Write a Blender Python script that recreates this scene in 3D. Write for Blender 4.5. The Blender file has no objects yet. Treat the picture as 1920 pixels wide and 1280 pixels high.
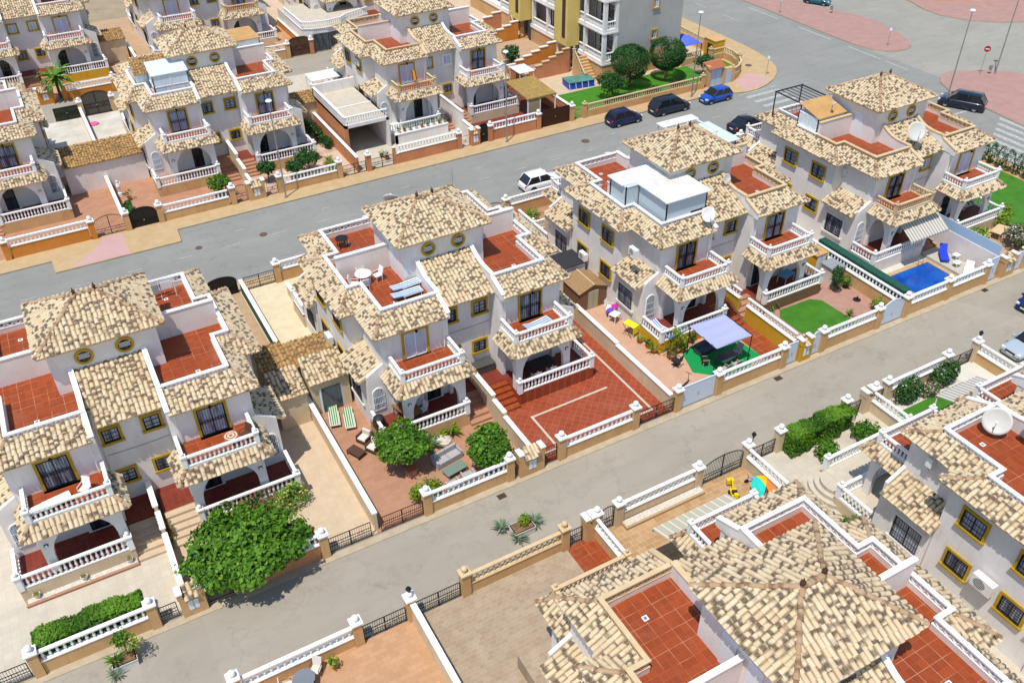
import bpy, bmesh, math, random
from mathutils import Vector, Matrix
from math import radians, sin, cos, pi
random.seed(7)
scene = bpy.context.scene
COL = scene.collection

# ------------------------------------------------------------ camera, light, exposure
cam_d = bpy.data.cameras.new("camera")
cam = bpy.data.objects.new("camera", cam_d); COL.objects.link(cam)
cam.matrix_world = Matrix.Translation((0, 0, 40)) @ Matrix.Rotation(radians(-28.80), 4, 'Z') @ Matrix.Rotation(radians(52.75), 4, 'X') @ Matrix.Rotation(radians(-0.77), 4, 'Z')
cam_d.lens = 31.5; cam_d.sensor_width = 36; cam_d.clip_start = 1; cam_d.clip_end = 2000
scene.camera = cam
SUN = Vector((0.94, 0.68, -3.0)).normalized()
sd = bpy.data.lights.new("sun", 'SUN'); sd.energy = 4.3; sd.angle = radians(0.5); sd.color = (1.0, 0.955, 0.88)
so = bpy.data.objects.new("sun", sd); COL.objects.link(so)
so.rotation_euler = SUN.to_track_quat('-Z', 'Y').to_euler()
world = bpy.data.worlds.new("World"); scene.world = world; world.use_nodes = True
nt = world.node_tree; bg = nt.nodes['Background']
sky = nt.nodes.new('ShaderNodeTexSky'); sky.sky_type = 'NISHITA'; sky.sun_disc = False
sky.sun_elevation = math.asin(-SUN.z); sky.sun_rotation = math.atan2(-SUN.x, -SUN.y)
sky.air_density = 1.3; sky.dust_density = 0.3; sky.ozone_density = 2.2
nt.links.new(sky.outputs[0], bg.inputs[0]); bg.inputs[1].default_value = 0.15
scene.view_settings.view_transform = 'Standard'; scene.view_settings.look = 'None'
scene.view_settings.exposure = 0.06; scene.view_settings.gamma = 1.0

# ------------------------------------------------------------ materials
def lin(h):
    c = [int(h[i:i+2], 16)/255 for i in (0, 2, 4)]
    return tuple((x/12.92 if x <= .04045 else ((x+.055)/1.055)**2.4) for x in c)
def sc(c, k): return tuple(min(1, x*k) for x in c)
MATS = {}
def newmat(name, rough=0.8):
    m = bpy.data.materials.new(name); m.use_nodes = True; MATS[name] = m
    b = m.node_tree.nodes['Principled BSDF']; b.inputs['Roughness'].default_value = rough
    b.inputs['Specular IOR Level'].default_value = 0.3
    return m, m.node_tree, b
def N(t, kind, **kw):
    n = t.nodes.new('ShaderNode'+kind)
    for k, v in kw.items():
        if hasattr(n, k): setattr(n, k, v)
        else: n.inputs[k].default_value = v
    return n
def mixc(t, fac, a, b, mode='MIX'):
    n = t.nodes.new('ShaderNodeMix'); n.data_type = 'RGBA'; n.blend_type = mode
    for i, v in ((0, fac), (6, a), (7, b)):
        if hasattr(v, 'is_output'): t.links.new(v, n.inputs[i])
        elif i == 0: n.inputs[0].default_value = v
        else: n.inputs[i].default_value = (*v, 1) if len(v) == 3 else v
    return n.outputs[2]
def ramp(t, src, lo, hi):
    n = N(t, 'MapRange'); n.inputs[1].default_value = lo; n.inputs[2].default_value = hi; n.clamp = True
    t.links.new(src, n.inputs[0]); return n.outputs[0]
def math_(t, op, a, b=0.0):
    n = N(t, 'Math', operation=op)
    for i, v in enumerate((a, b)):
        if hasattr(v, 'is_output'): t.links.new(v, n.inputs[i])
        else: n.inputs[i].default_value = v
    return n.outputs[0]
def coords(t, kind='Object'):
    return N(t, 'TexCoord').outputs[kind]
def noise(t, vec, scale, detail=3, rough=.55):
    n = N(t, 'TexNoise'); n.inputs['Scale'].default_value = scale; n.inputs['Detail'].default_value = detail
    n.inputs['Roughness'].default_value = rough
    t.links.new(vec, n.inputs['Vector']); return n.outputs[0]
def bump(t, b, h, dist=.02, strength=.5):
    n = N(t, 'Bump'); n.inputs['Distance'].default_value = dist; n.inputs['Strength'].default_value = strength
    t.links.new(h, n.inputs['Height']); t.links.new(n.outputs[0], b.inputs['Normal'])
def worldpos(t): return N(t, 'NewGeometry').outputs['Position']

def mottled(name, c1, c2, scale=1.5, rough=.85, bumpd=.01, fine=18, stain=None, stain_amt=.4):
    """matt surface with broad and fine colour variation and a fine relief"""
    m, t, b = newmat(name, rough); p = worldpos(t)
    n1 = noise(t, p, scale, 5, .6); n2 = noise(t, p, fine, 4, .7)
    c = mixc(t, ramp(t, n1, .35, .65), c1, c2)
    c = mixc(t, ramp(t, n2, .3, .75), c, sc(c2, .86)) if False else mixc(t, math_(t, 'MULTIPLY', ramp(t, n2, .35, .75), .35), c, sc(c2, .75))
    if stain:
        n3 = noise(t, p, .45, 6, .65)
        c = mixc(t, math_(t, 'MULTIPLY', ramp(t, n3, .52, .7), stain_amt), c, stain)
    t.links.new(c, b.inputs['Base Color'])
    if bumpd: bump(t, b, n2, bumpd)
    return m
def plain(name, c, rough=.6, metallic=0, spec=.4):
    m, t, b = newmat(name, rough); b.inputs['Metallic'].default_value = metallic
    b.inputs['Specular IOR Level'].default_value = spec
    n = noise(t, worldpos(t), 7, 4)
    t.links.new(mixc(t, ramp(t, n, .3, .7), sc(c, .92), c), b.inputs['Base Color'])
    return m
def paint(name, c):
    m, t, b = newmat(name, .25); b.inputs['Base Color'].default_value = (*c, 1)
    b.inputs['Coat Weight'].default_value = .6; b.inputs['Coat Roughness'].default_value = .06
    return m

stucco = mottled('stucco', lin('d9d2cd'), lin('cfc6bf'), .7, .9, .012, 22, lin('a8978a'), .35)
# rising damp and weather stains on house walls
def wallmat(name, c1, c2, st, k=.5):
    m, t, b = newmat(name, .92); p = worldpos(t)
    mp = N(t, 'Mapping'); mp.inputs['Scale'].default_value = (2.2, 2.2, .35); t.links.new(p, mp.inputs[0])
    streak = noise(t, mp.outputs[0], 1.3, 6, .7); broad = noise(t, p, .5, 4); fine = noise(t, p, 25, 3, .7)
    c = mixc(t, ramp(t, broad, .35, .65), c1, c2)
    c = mixc(t, math_(t, 'MULTIPLY', ramp(t, streak, .52, .8), k), c, st)
    c = mixc(t, math_(t, 'MULTIPLY', fine, .12), c, sc(st, .8))
    t.links.new(c, b.inputs['Base Color']); bump(t, b, fine, .012, .6)
    return m
wall_m = wallmat('house_wall', lin('e8e3df'), lin('ddd7d1'), lin('b4a79c'), .42)
wallpink = wallmat('terrace_wall', lin('e6ded8'), lin('dcd0c8'), lin('b0988a'), .4)
tanwall = wallmat('tan_wall', lin('cfa878'), lin('c29a68'), lin('9a7048'))
orangewall = wallmat('orange_wall', lin('d08a3e'), lin('c47c30'), lin('9c5c22'))
salmonwall = wallmat('salmon_wall', lin('c98a62'), lin('bb7c55'), lin('945c3a'))
yellowwall = wallmat('yellow_wall', lin('cfa22c'), lin('c4982a'), lin('a8760e'))
beigewall = wallmat('beige_wall', lin('d6c3a4'), lin('c9b494'), lin('9c8466'))
greywall = wallmat('grey_wall', lin('b4b0ab'), lin('aaa6a0'), lin('8f8a84'))
white = plain('white_paint', lin('eceae6'), .45)
cream = mottled('cream_stone', lin('d2ba94'), lin('c6ac84'), 2, .8, .005)
trim_y = mottled('yellow_trim', lin('bd9b2a'), lin('a88822'), 2.5, .7, .003)
iron = plain('black_iron', (.018, .017, .016), .5, .3)
brown_iron = plain('brown_iron', lin('4a2c20'), .5, .2)
darkbrown = plain('dark_brown_wood', lin('4a3024'), .7)
glass_m = bpy.data.materials.new('window_glass')
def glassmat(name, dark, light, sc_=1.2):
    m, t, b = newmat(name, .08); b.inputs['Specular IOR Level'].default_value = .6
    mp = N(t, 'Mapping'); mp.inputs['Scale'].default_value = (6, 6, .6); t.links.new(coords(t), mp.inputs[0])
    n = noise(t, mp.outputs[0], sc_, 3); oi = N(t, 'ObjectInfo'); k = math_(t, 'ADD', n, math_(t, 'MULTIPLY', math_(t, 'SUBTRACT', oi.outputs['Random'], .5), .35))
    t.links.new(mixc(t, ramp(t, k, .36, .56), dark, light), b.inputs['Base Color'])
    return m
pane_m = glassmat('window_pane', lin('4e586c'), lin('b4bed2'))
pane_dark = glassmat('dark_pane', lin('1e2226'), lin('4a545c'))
shutter_m = plain('roller_shutter', lin('c4c8dc'), .5)
blueglass = glassmat('pale_glass', lin('a8bcc6'), lin('d2dde2'))
panel_m = plain('white_panel', lin('dfe6ea'), .35)
gate_white = plain('white_gate', lin('c8d4e2'), .35)
redtile_c = (lin('a8492a'), lin('94391f'))
def tilefloor(name, c1, c2, grout, size=.33, rough=.6, grout_w=.012, ang=0, blot=.0, space='w', bx=1, dark=None, big=None):
    m, t, b = newmat(name, rough); p = worldpos(t)
    mp = N(t, 'Mapping'); mp.inputs['Rotation'].default_value = (0, 0, ang); t.links.new(p, mp.inputs[0])
    br = N(t, 'TexBrick'); br.offset = 0 if bx == 1 else .5; br.squash = 1
    br.inputs['Scale'].default_value = 1; br.inputs['Brick Width'].default_value = size*bx; br.inputs['Row Height'].default_value = size
    br.inputs['Mortar Size'].default_value = grout_w; br.inputs['Mortar Smooth'].default_value = .3
    br.inputs['Color1'].default_value = (*c1, 1); br.inputs['Color2'].default_value = (*c2, 1); br.inputs['Mortar'].default_value = (*grout, 1)
    br.inputs['Bias'].default_value = 0
    t.links.new(mp.outputs[0], br.inputs['Vector'])
    n1 = noise(t, p, 1.1, 5, .65); n2 = noise(t, p, 9, 4, .7); n4 = noise(t, p, .35, 6, .7)
    c = mixc(t, math_(t, 'MULTIPLY', ramp(t, n1, .4, .7), .45), br.outputs[0], dark or sc(c2, .8))
    c = mixc(t, math_(t, 'MULTIPLY', ramp(t, n4, .55, .75), .28), c, mixc(t, .5, c1, (.45, .40, .34)))
    c = mixc(t, math_(t, 'MULTIPLY', ramp(t, n2, .45, .8), .3), c, sc(c1, 1.2))
    if big:      # fresh pointing between groups of tiles, worn away in places
        b2 = N(t, 'TexBrick'); b2.offset = 0; b2.inputs['Scale'].default_value = 1; b2.inputs['Brick Width'].default_value = size*2; b2.inputs['Row Height'].default_value = size*2; b2.inputs['Mortar Size'].default_value = .016; b2.inputs['Mortar Smooth'].default_value = .2
        t.links.new(mp.outputs[0], b2.inputs['Vector']); n5 = noise(t, p, .55, 3, .6)
        c = mixc(t, math_(t, 'MULTIPLY', b2.outputs[1], math_(t, 'MULTIPLY', ramp(t, n5, .44, .58), .5)), c, big)
    t.links.new(c, b.inputs['Base Color']); bump(t, b, br.outputs[1], -.004, .4)
    return m
terrace_m = tilefloor('terrace_tiles', lin('964520'), lin('863b1c'), lin('a0603e'), .36, .5, .005, big=lin('cf9c7c'))
redfloor = tilefloor('red_floor', lin('98472c'), lin('8a3d24'), lin('ac6e50'), .42, .6, .012, radians(45))
reddark = tilefloor('porch_floor', lin('7c3426'), lin('6e2c20'), lin('82503e'), .35, .5, .008)
pinkfloor = tilefloor('pink_patio', lin('b08468'), lin('a4785e'), lin('9a7056'), .3, .85, .006, 0, 0, 'w', 2)
beigefloor = tilefloor('beige_patio', lin('c6b094'), lin('bfa98e'), lin('b09a7e'), .4, .85, .005)
palefloor = tilefloor('pale_patio', lin('c3b8a6'), lin('bab09e'), lin('a89e8c'), .45, .8, .006)
tanfloor = tilefloor('tan_patio', lin('b6987a'), lin('ac8e70'), lin('987c60'), .3, .9, .006, 0, 0, 'w', 2)
orangefloor = tilefloor('orange_patio', lin('bb926f'), lin('af8662'), lin('a17a58'), .28, .85, .006, 0, 0, 'w', 1.6)
cobblefloor = tilefloor('brown_cobbles', lin('a6947c'), lin('9a866e'), lin('b3a189'), .24, .9, .010, 0, 0, 'w', 1.5, lin('86705e'))
mosaicfloor = tilefloor('terracotta_mosaic', lin('b79670'), lin('a38259'), lin('c2a47e'), .36, .9, .02, 0, 0, 'w', 1.5, lin('96704e'))
checkfloor = tilefloor('chequered_slabs', lin('cdb9a4'), lin('b08a72'), lin('a89078'), .8, .9, .01)
stoneclad = tilefloor('stone_cladding', lin('a8865e'), lin('8c6c48'), lin('6e5438'), .16, .95, .02, 0, 0, 'w', 2.4)
marble = mottled('white_slab', lin('dfe0de'), lin('cfd0cc'), 1.5, .6, 0)
kerb_m = mottled('kerb_concrete', lin('b8a890'), lin('a8987e'), 1.4, .9, .004, 14, lin('94866e'), .5)
yellowpave = mottled('yellow_pavement', lin('bca27c'), lin('b2966e'), 1.2, .9, .006, 12, lin('b08c5e'), .4)
pinkpave = mottled('pink_pavement', lin('a9867c'), lin('9f7c72'), .8, .9, .006, 10, lin('a87670'), .4)
pinkpale = mottled('pale_pink_paving', lin('c09a98'), lin('b8948c'), .8, .9, .004)
gravel_m = mottled('white_gravel', lin('ded6ca'), lin('b8aea0'), 12, .95, .03, 30)
soil_m = mottled('soil', lin('8c6c4c'), lin('6c5238'), 3, .95, .03, 20)
lawn_m = mottled('lawn_turf', (.06, .22, .012), (.045, .17, .01), 1.5, .95, .02, 26)
dryland = mottled('dry_ground', lin('a29278'), lin('908068'), .4, .95, .02, 8)
wood = mottled('wood', lin('8c6a44'), lin('7a5a38'), 4, .7, .003)
def asphaltmat(name, c1, c2, st, warm=None):
    m, t, b = newmat(name, .9); p = worldpos(t)
    mp = N(t, 'Mapping'); mp.inputs['Scale'].default_value = (.16, 1.1, 1); t.links.new(p, mp.inputs[0])
    tracks = noise(t, mp.outputs[0], .8, 5, .6); broad = noise(t, p, .16, 5, .6); fine = noise(t, p, 30, 3, .8); bl = noise(t, p, .6, 8, .72)
    c = mixc(t, ramp(t, broad, .35, .65), c1, c2)
    c = mixc(t, math_(t, 'MULTIPLY', ramp(t, tracks, .45, .75), .45), c, sc(c1, .82))
    c = mixc(t, math_(t, 'MULTIPLY', ramp(t, bl, .56, .64), .35), c, st)
    c = mixc(t, math_(t, 'MULTIPLY', ramp(t, fine, .4, .8), .3), c, sc(c2, .65))
    wv = N(t, 'VectorMath', operation='ADD'); t.links.new(p, wv.inputs[0]); nn = N(t, 'TexNoise'); nn.inputs['Scale'].default_value = .7; nn.inputs['Detail'].default_value = 5; t.links.new(p, nn.inputs['Vector'])
    sv = N(t, 'VectorMath', operation='SCALE'); sv.inputs[3].default_value = 3.0; t.links.new(nn.outputs['Color'], sv.inputs[0]); t.links.new(sv.outputs[0], wv.inputs[1])
    vo = N(t, 'TexVoronoi'); vo.feature = 'DISTANCE_TO_EDGE'; vo.inputs['Scale'].default_value = .16; t.links.new(wv.outputs[0], vo.inputs['Vector'])
    crack = math_(t, 'MULTIPLY', ramp(t, vo.outputs['Distance'], .010, .002), ramp(t, bl, .42, .55))
    c = mixc(t, math_(t, 'MULTIPLY', crack, .28), c, sc(c1, .45))
    edge = ramp(t, math_(t, 'ABSOLUTE', math_(t, 'SUBTRACT', broad, .52)), .012, .0)     # tide marks of dried puddles
    c = mixc(t, math_(t, 'MULTIPLY', edge, .2), c, sc(c1, .62))
    pat = N(t, 'TexVoronoi'); pat.inputs['Scale'].default_value = .09; t.links.new(p, pat.inputs['Vector']); ps = N(t, 'SeparateColor'); t.links.new(pat.outputs['Color'], ps.inputs[0])
    c = mixc(t, math_(t, 'MULTIPLY', ps.outputs[0], .16), c, sc(c1, .6))
    t.links.new(c, b.inputs['Base Color']); bump(t, b, fine, .006, .5)
    return m
lane_m = asphaltmat('lane_asphalt', lin('999182'), lin('a3998a'), lin('857b6c'))
road_m = asphaltmat('road_asphalt', lin('86857f'), lin('908e88'), lin('787670'))
conc_m = asphaltmat('pale_road', lin('938f86'), lin('9c978c'), lin('868078'))
mark_m = mottled('road_paint', lin('bdbdb8'), lin('8e8e8a'), 4, .85, 0)
def tilemat(name, c1, c2, c3, thr=.5):
    m, t, b = newmat(name, .85)
    at = N(t, 'Attribute'); at.attribute_name = 'tint'; sp = N(t, 'SeparateColor'); t.links.new(at.outputs['Color'], sp.inputs[0])
    R, G, B = sp.outputs[0], sp.outputs[1], sp.outputs[2]; A = at.outputs['Alpha']
    oi = N(t, 'ObjectInfo')
    off = N(t, 'CombineXYZ')
    t.links.new(math_(t, 'MULTIPLY', R, 37.0), off.inputs[0]); t.links.new(math_(t, 'MULTIPLY', B, 53.0), off.inputs[1])
    t.links.new(math_(t, 'MULTIPLY', oi.outputs['Random'], 91.0), off.inputs[2])
    va = N(t, 'VectorMath', operation='ADD'); t.links.new(coords(t), va.inputs[0]); t.links.new(off.outputs[0], va.inputs[1])
    vb = N(t, 'VectorMath', operation='SCALE'); vb.inputs[3].default_value = .02; t.links.new(off.outputs[0], vb.inputs[0]); vc = N(t, 'VectorMath', operation='ADD'); t.links.new(coords(t), vc.inputs[0]); t.links.new(vb.outputs[0], vc.inputs[1])
    n = noise(t, vc.outputs[0], 3.2, 4, .6)
    wn = N(t, 'TexWhiteNoise'); t.links.new(off.outputs[0], wn.inputs['Vector'])
    c = mixc(t, R, c1, c2)
    c = mixc(t, math_(t, 'MULTIPLY', ramp(t, wn.outputs[0], .8, .95), .4), c, lin('b8946f'))
    d = math_(t, 'ABSOLUTE', math_(t, 'SUBTRACT', G, R))           # each dark firing mark sits somewhere along its tile
    hi = math_(t, 'ADD', math_(t, 'MULTIPLY', n, .9), math_(t, 'MULTIPLY', d, -.95))
    smudge = math_(t, 'MULTIPLY', ramp(t, hi, thr-.46, thr-.22), .86)
    smudge = math_(t, 'MULTIPLY', smudge, ramp(t, B, .68, .5))
    c = mixc(t, smudge, c, c3)
    c = mixc(t, math_(t, 'MULTIPLY', ramp(t, A, .6, .4), .6), c, lin('8c6648'))      # ridge tiles are a rosier clay
    broad = noise(t, worldpos(t), .5, 3)
    c = mixc(t, math_(t, 'MULTIPLY', ramp(t, broad, .5, .75), .18), c, lin('8c7048'))
    t.links.new(c, b.inputs['Base Color']); bump(t, b, noise(t, coords(t), 30, 2), .004, .4)
    return m
tile_m = tilemat('barrel_tiles', lin('d2bfa0'), lin('c7b290'), lin('4a3d34'), .56)
tile_y = tilemat('ochre_barrel_tiles', lin('b8935e'), lin('a07c4a'), lin('5e482e'), .56)
under_m = mottled('tile_bed', lin('a08868'), lin('86704f'), 5, .95, .01, 16)
def leafmat(name, c1, c2, c3=None, th=.72):
    m, t, b = newmat(name, .55)
    at = N(t, 'Attribute'); at.attribute_name = 'tint'; sp = N(t, 'SeparateColor'); t.links.new(at.outputs['Color'], sp.inputs[0])
    c = mixc(t, sp.outputs[0], c1, c2)
    if c3: c = mixc(t, ramp(t, sp.outputs[1], th, th+.06), c, c3)
    t.links.new(c, b.inputs['Base Color'])
    tr = N(t, 'BsdfTranslucent'); t.links.new(c, tr.inputs[0]); mx = N(t, 'MixShader'); mx.inputs[0].default_value = .3
    t.links.new(b.outputs[0], mx.inputs[1]); t.links.new(tr.outputs[0], mx.inputs[2])
    t.links.new(mx.outputs[0], t.nodes['Material Output'].inputs[0])
    return m
leaf_g = leafmat('leaf_green', (.014, .075, .006), (.15, .32, .02), (.24, .37, .03), .94)
leaf_d = leafmat('leaf_dark', (.012, .06, .012), (.05, .16, .03))
leaf_y = leafmat('leaf_yellow', (.10, .22, .01), (.30, .38, .03))
leaf_v = leafmat('leaf_variegated', (.08, .2, .015), (.2, .35, .04), (.75, .72, .25))
leaf_p = leafmat('leaf_pink_flowers', (.04, .12, .02), (.09, .2, .03), (.8, .5, .55))
leaf_w = leafmat('leaf_white_flowers', (.03, .09, .02), (.06, .16, .03), (.8, .78, .7), .93)
leaf_r = leafmat('leaf_red_flowers', (.04, .13, .015), (.09, .22, .02), (.7, .03, .1))
leaf_s = leafmat('leaf_grey_green', (.12, .18, .10), (.22, .3, .18))
leaf_b = leafmat('leaf_dry', (.22, .15, .08), (.34, .25, .12))
bark = mottled('bark', lin('7a6448'), lin('5c4832'), 5, .9, .02)
clay = plain('clay_pot', lin('a85c3c'), .75)
potwhite = plain('white_pot', lin('d8d4cc'), .6)
rubber = plain('tyre_rubber', (.015, .015, .016), .8)
rim_m = plain('wheel_rim', (.55, .55, .57), .3, .7)
carglass = plain('car_glass', (.012, .014, .018), .06, 0, .7)
lampred = plain('tail_lamp', (.5, .01, .02), .2)
lampw = plain('head_lamp', (.75, .78, .8), .1)
metal = plain('galvanised_metal', (.42, .42, .42), .4, .8)
dish_m = plain('dish_grey', lin('c9c6bd'), .5)
blue_f = plain('blue_fabric', lin('1f3fc4'), .8)
canopy_f = plain('lilac_canvas', lin('a4a8cc'), .85)
grey_c = plain('grey_cushion', lin('a8a4a4'), .9)
cream_c = plain('cream_cushion', lin('d6ccc0'), .9)
wicker = plain('brown_wicker', lin('54382e'), .85)
black_p = plain('black_plastic', (.02, .02, .022), .6)
green_f = plain('green_carpet', (.0, .26, .06), .9)
screen_m = mottled('green_screen', (.012, .065, .045), (.02, .09, .06), 4, .9, .02, 20)
yellow_p = plain('yellow_plastic', lin('e8c800'), .4)
white_p = plain('white_plastic', lin('e6e4e0'), .4)
water_m, t_, b_ = newmat('pool_water', .04); b_.inputs['Base Color'].default_value = (.003, .09, .55, 1); b_.inputs['Specular IOR Level'].default_value = .5
bump(t_, b_, noise(t_, worldpos(t_), 2.2, 3), .05, .35)
n_ = noise(t_, worldpos(t_), .9, 4); t_.links.new(mixc(t_, ramp(t_, n_, .3, .75), (.002, .045, .30), (.005, .12, .48)), b_.inputs['Base Color'])
def stripes(name, c1, c2, freq, axis=0, c3=None):
    m, t, b = newmat(name, .8); sx = N(t, 'SeparateXYZ'); t.links.new(coords(t), sx.inputs[0])
    f = math_(t, 'FRACT', math_(t, 'MULTIPLY', sx.outputs[axis], freq))
    c = mixc(t, math_(t, 'GREATER_THAN', f, .5), c1, c2)
    if c3: c = mixc(t, math_(t, 'GREATER_THAN', f, .85), c, c3)
    t.links.new(c, b.inputs['Base Color']); return m
st_green = stripes('green_stripes', lin('3c7a5c'), lin('c8cfae'), 7, 0)
st_blue = stripes('blue_stripes', lin('d8dce6'), lin('4a78b8'), 5, 0)
st_awn = stripes('awning_stripes', lin('c8c2b6'), lin('98928a'), 3.2, 0)
st_awn2 = stripes('pale_awning_stripes', lin('b4ad98'), lin('b4ad98'), 2.1, 0, lin('dcd4bc'))
thatch_m = mottled('thatch', lin('a88c50'), lin('8c7240'), 3, .95, .05, 14)
shingle = mottled('brown_shingles', lin('a3835c'), lin('8f7250'), 6, .9, .01, 30)
rust_m = mottled('rusty_white_panel', lin('e2e6e8'), lin('d6dadc'), .5, .4, 0, 10, lin('c0a070'), .5)
bluepanel = plain('blue_white_panel', lin('a4bcd4'), .4)

# ------------------------------------------------------------ mesh builder
class MB:
    def __init__(s, T=None):
        s.v = []; s.f = []; s.m = []; s.a = []; s.T = T; s.flip = T is not None and T.determinant() < 0; s.mats = []; s.tint = (0, 0, 0, 0); s.smooth = False
    def mi(s, mat):
        if mat not in s.mats: s.mats.append(mat)
        return s.mats.index(mat)
    def add(s, vs, fs, mat, tints=None):
        o = len(s.v); k = s.mi(mat)
        for i, p in enumerate(vs):
            p = Vector(p); s.v.append(tuple(s.T @ p) if s.T is not None else tuple(p)); s.a.append(tints[i] if tints else s.tint)
        for f in fs:
            f = [o+i for i in f]; s.f.append(f[::-1] if s.flip else f); s.m.append(k)
    def box(s, x0, x1, y0, y1, z0, z1, mat, M=None):
        vs = [Vector((x, y, z)) for z in (z0, z1) for y in (y0, y1) for x in (x0, x1)]
        if M: vs = [M @ v for v in vs]
        s.add(vs, [(0, 2, 3, 1), (4, 5, 7, 6), (0, 1, 5, 4), (2, 6, 7, 3), (0, 4, 6, 2), (1, 3, 7, 5)], mat)
    def prism(s, pts, z0, z1, mat, top=None, M=None):
        n = len(pts); vs = [Vector((x, y, z0)) for x, y in pts]+[Vector((x, y, z1)) for x, y in pts]
        if M: vs = [M @ v for v in vs]
        s.add(vs, [tuple(range(n))[::-1]]+[(i, (i+1) % n, n+(i+1) % n, n+i) for i in range(n)], mat)
        s.add(vs[n:], [tuple(range(n))], top or mat)
    def poly(s, pts, mat): s.add(pts, [tuple(range(len(pts)))], mat)
    def bar(s, p, q, w, h, mat):
        """rectangular bar from p to q, w wide sideways, h high (centred)"""
        p = Vector(p); q = Vector(q); d = (q-p).normalized(); up = Vector((0, 0, 1)) if abs(d.z) < .95 else Vector((1, 0, 0))
        r = d.cross(up).normalized()*w/2; u = r.cross(d).normalized()*h/2
        vs = [a+i*r+j*u for a in (p, q) for i, j in ((-1, -1), (1, -1), (1, 1), (-1, 1))]
        s.add(vs, [(0, 1, 2, 3), (7, 6, 5, 4), (0, 4, 5, 1), (1, 5, 6, 2), (2, 6, 7, 3), (3, 7, 4, 0)], mat)
    def tube(s, p, q, r0, r1, mat, n=8, cap=True):
        p = Vector(p); q = Vector(q); d = (q-p).normalized(); up = Vector((0, 0, 1)) if abs(d.z) < .95 else Vector((1, 0, 0))
        a = d.cross(up).normalized(); b = a.cross(d)
        vs = [c+(a*cos(2*pi*i/n)+b*sin(2*pi*i/n))*r for c, r in ((p, r0), (q, r1)) for i in range(n)]
        fs = [(i, n+i, n+(i+1) % n, (i+1) % n) for i in range(n)]
        if cap: fs += [tuple(range(n)), tuple(range(n, 2*n))[::-1]]
        s.add(vs, fs, mat)
    def path(s, pts, r, mat, n=6):
        for a, b in zip(pts, pts[1:]): s.tube(a, b, r, r, mat, n)
    def lathe(s, c, prof, mat, n=10, M=None):
        vs = []; c = Vector(c)
        for r, z in prof:
            for i in range(n): vs.append(c+Vector((r*cos(2*pi*i/n), r*sin(2*pi*i/n), z)))
        if M: vs = [M @ v for v in vs]
        fs = [(k*n+i, k*n+(i+1) % n, (k+1)*n+(i+1) % n, (k+1)*n+i) for k in range(len(prof)-1) for i in range(n)]
        fs += [tuple(range(n))[::-1], tuple(range((len(prof)-1)*n, len(prof)*n))]
        s.add(vs, fs, mat)
    def ball(s, c, r, mat, n=10): s.lathe(c, [(r*max(.05, sin(pi*k/6)), -r*cos(pi*k/6)) for k in range(7)], mat, n)
    def grid(s, rows, mat, close=False):
        n = len(rows[0]); vs = [p for r in rows for p in r]
        fs = [(k*n+i, k*n+(i+1) % n, (k+1)*n+(i+1) % n, (k+1)*n+i) for k in range(len(rows)-1) for i in range(n if close else n-1)]
        s.add(vs, fs, mat)
    def build(s, name, parent=None, loc=None, rz=0, smooth=False):
        me = bpy.data.meshes.new(name); me.from_pydata(s.v, [], s.f)
        for m in s.mats: me.materials.append(m)
        me.polygons.foreach_set('material_index', s.m)
        if smooth or s.smooth: me.polygons.foreach_set('use_smooth', [True]*len(s.f))
        if any(a[3] for a in s.a):
            at = me.color_attributes.new('tint', 'FLOAT_COLOR', 'POINT'); at.data.foreach_set('color', [x for a in s.a for x in a])
        me.update()
        o = bpy.data.objects.new(name, me); COL.objects.link(o)
        if parent is not None: o.parent = parent
        if loc is not None: o.location = loc
        o.rotation_euler = (0, 0, rz)
        return o
def tag(o, label, cat, group=None, kind=None):
    if kind: o['kind'] = kind
    if label: o['label'] = label
    if cat: o['category'] = cat
    if group: o['group'] = group
    return o
def root(name, label, cat, loc=(0, 0, 0), rz=0, group=None):
    o = bpy.data.objects.new(name, None); COL.objects.link(o); o.location = loc; o.rotation_euler = (0, 0, rz); o.empty_display_size = .3
    return tag(o, label, cat, group)
def structure(name, mb): return tag(mb.build(name), None, None, None, 'structure')
KIDS = {}
def kids(o):
    return KIDS.get(o.name, [])
def child(o, p):
    o.parent = p; KIDS.setdefault(p.name, []).append(o); return o
def copy_tree(o, parent=None):
    c = o.copy(); COL.objects.link(c)
    if parent is not None: child(c, parent)
    for k in list(kids(o)): copy_tree(k, c)
    return c
def part(mb, name, parent, **kw): return child(mb.build(name, **kw), parent)

def in_poly(x, y, P):
    r = False; j = len(P)-1
    for i in range(len(P)):
        if (P[i][1] > y) != (P[j][1] > y) and x < (P[j][0]-P[i][0])*(y-P[i][1])/(P[j][1]-P[i][1])+P[i][0]: r = not r
        j = i
    return r
TW, TL = .255, .36
def one_tile(mb, o, u, v, n, L, mat, r=.118, kind=1.0, lift=.035):
    """half-barrel tile: o = centre of its low end, u across, v up-slope, n outward"""
    rd, rb = random.random(), random.random(); vs = []; ts = []
    o = o+u*(random.random()-.5)*.05+v*(random.random()-.5)*.04; v = v+u*(random.random()-.5)*.1; lift *= .35+random.random()*.6
    for k, (rr, dz) in enumerate(((r, lift), (r*.84, 0))):
        for i in range(6):
            a = pi*i/5; vs.append(o+v*L*k+u*(-cos(a)*rr)+n*(sin(a)*rr*.9+dz)); ts.append((rd, float(k), rb, kind))
    fs = [(i, i+1, 7+i, 6+i) for i in range(5)]+[(5, 4, 3, 2, 1, 0)]
    mb.add(vs, fs, mat, ts)
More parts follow.
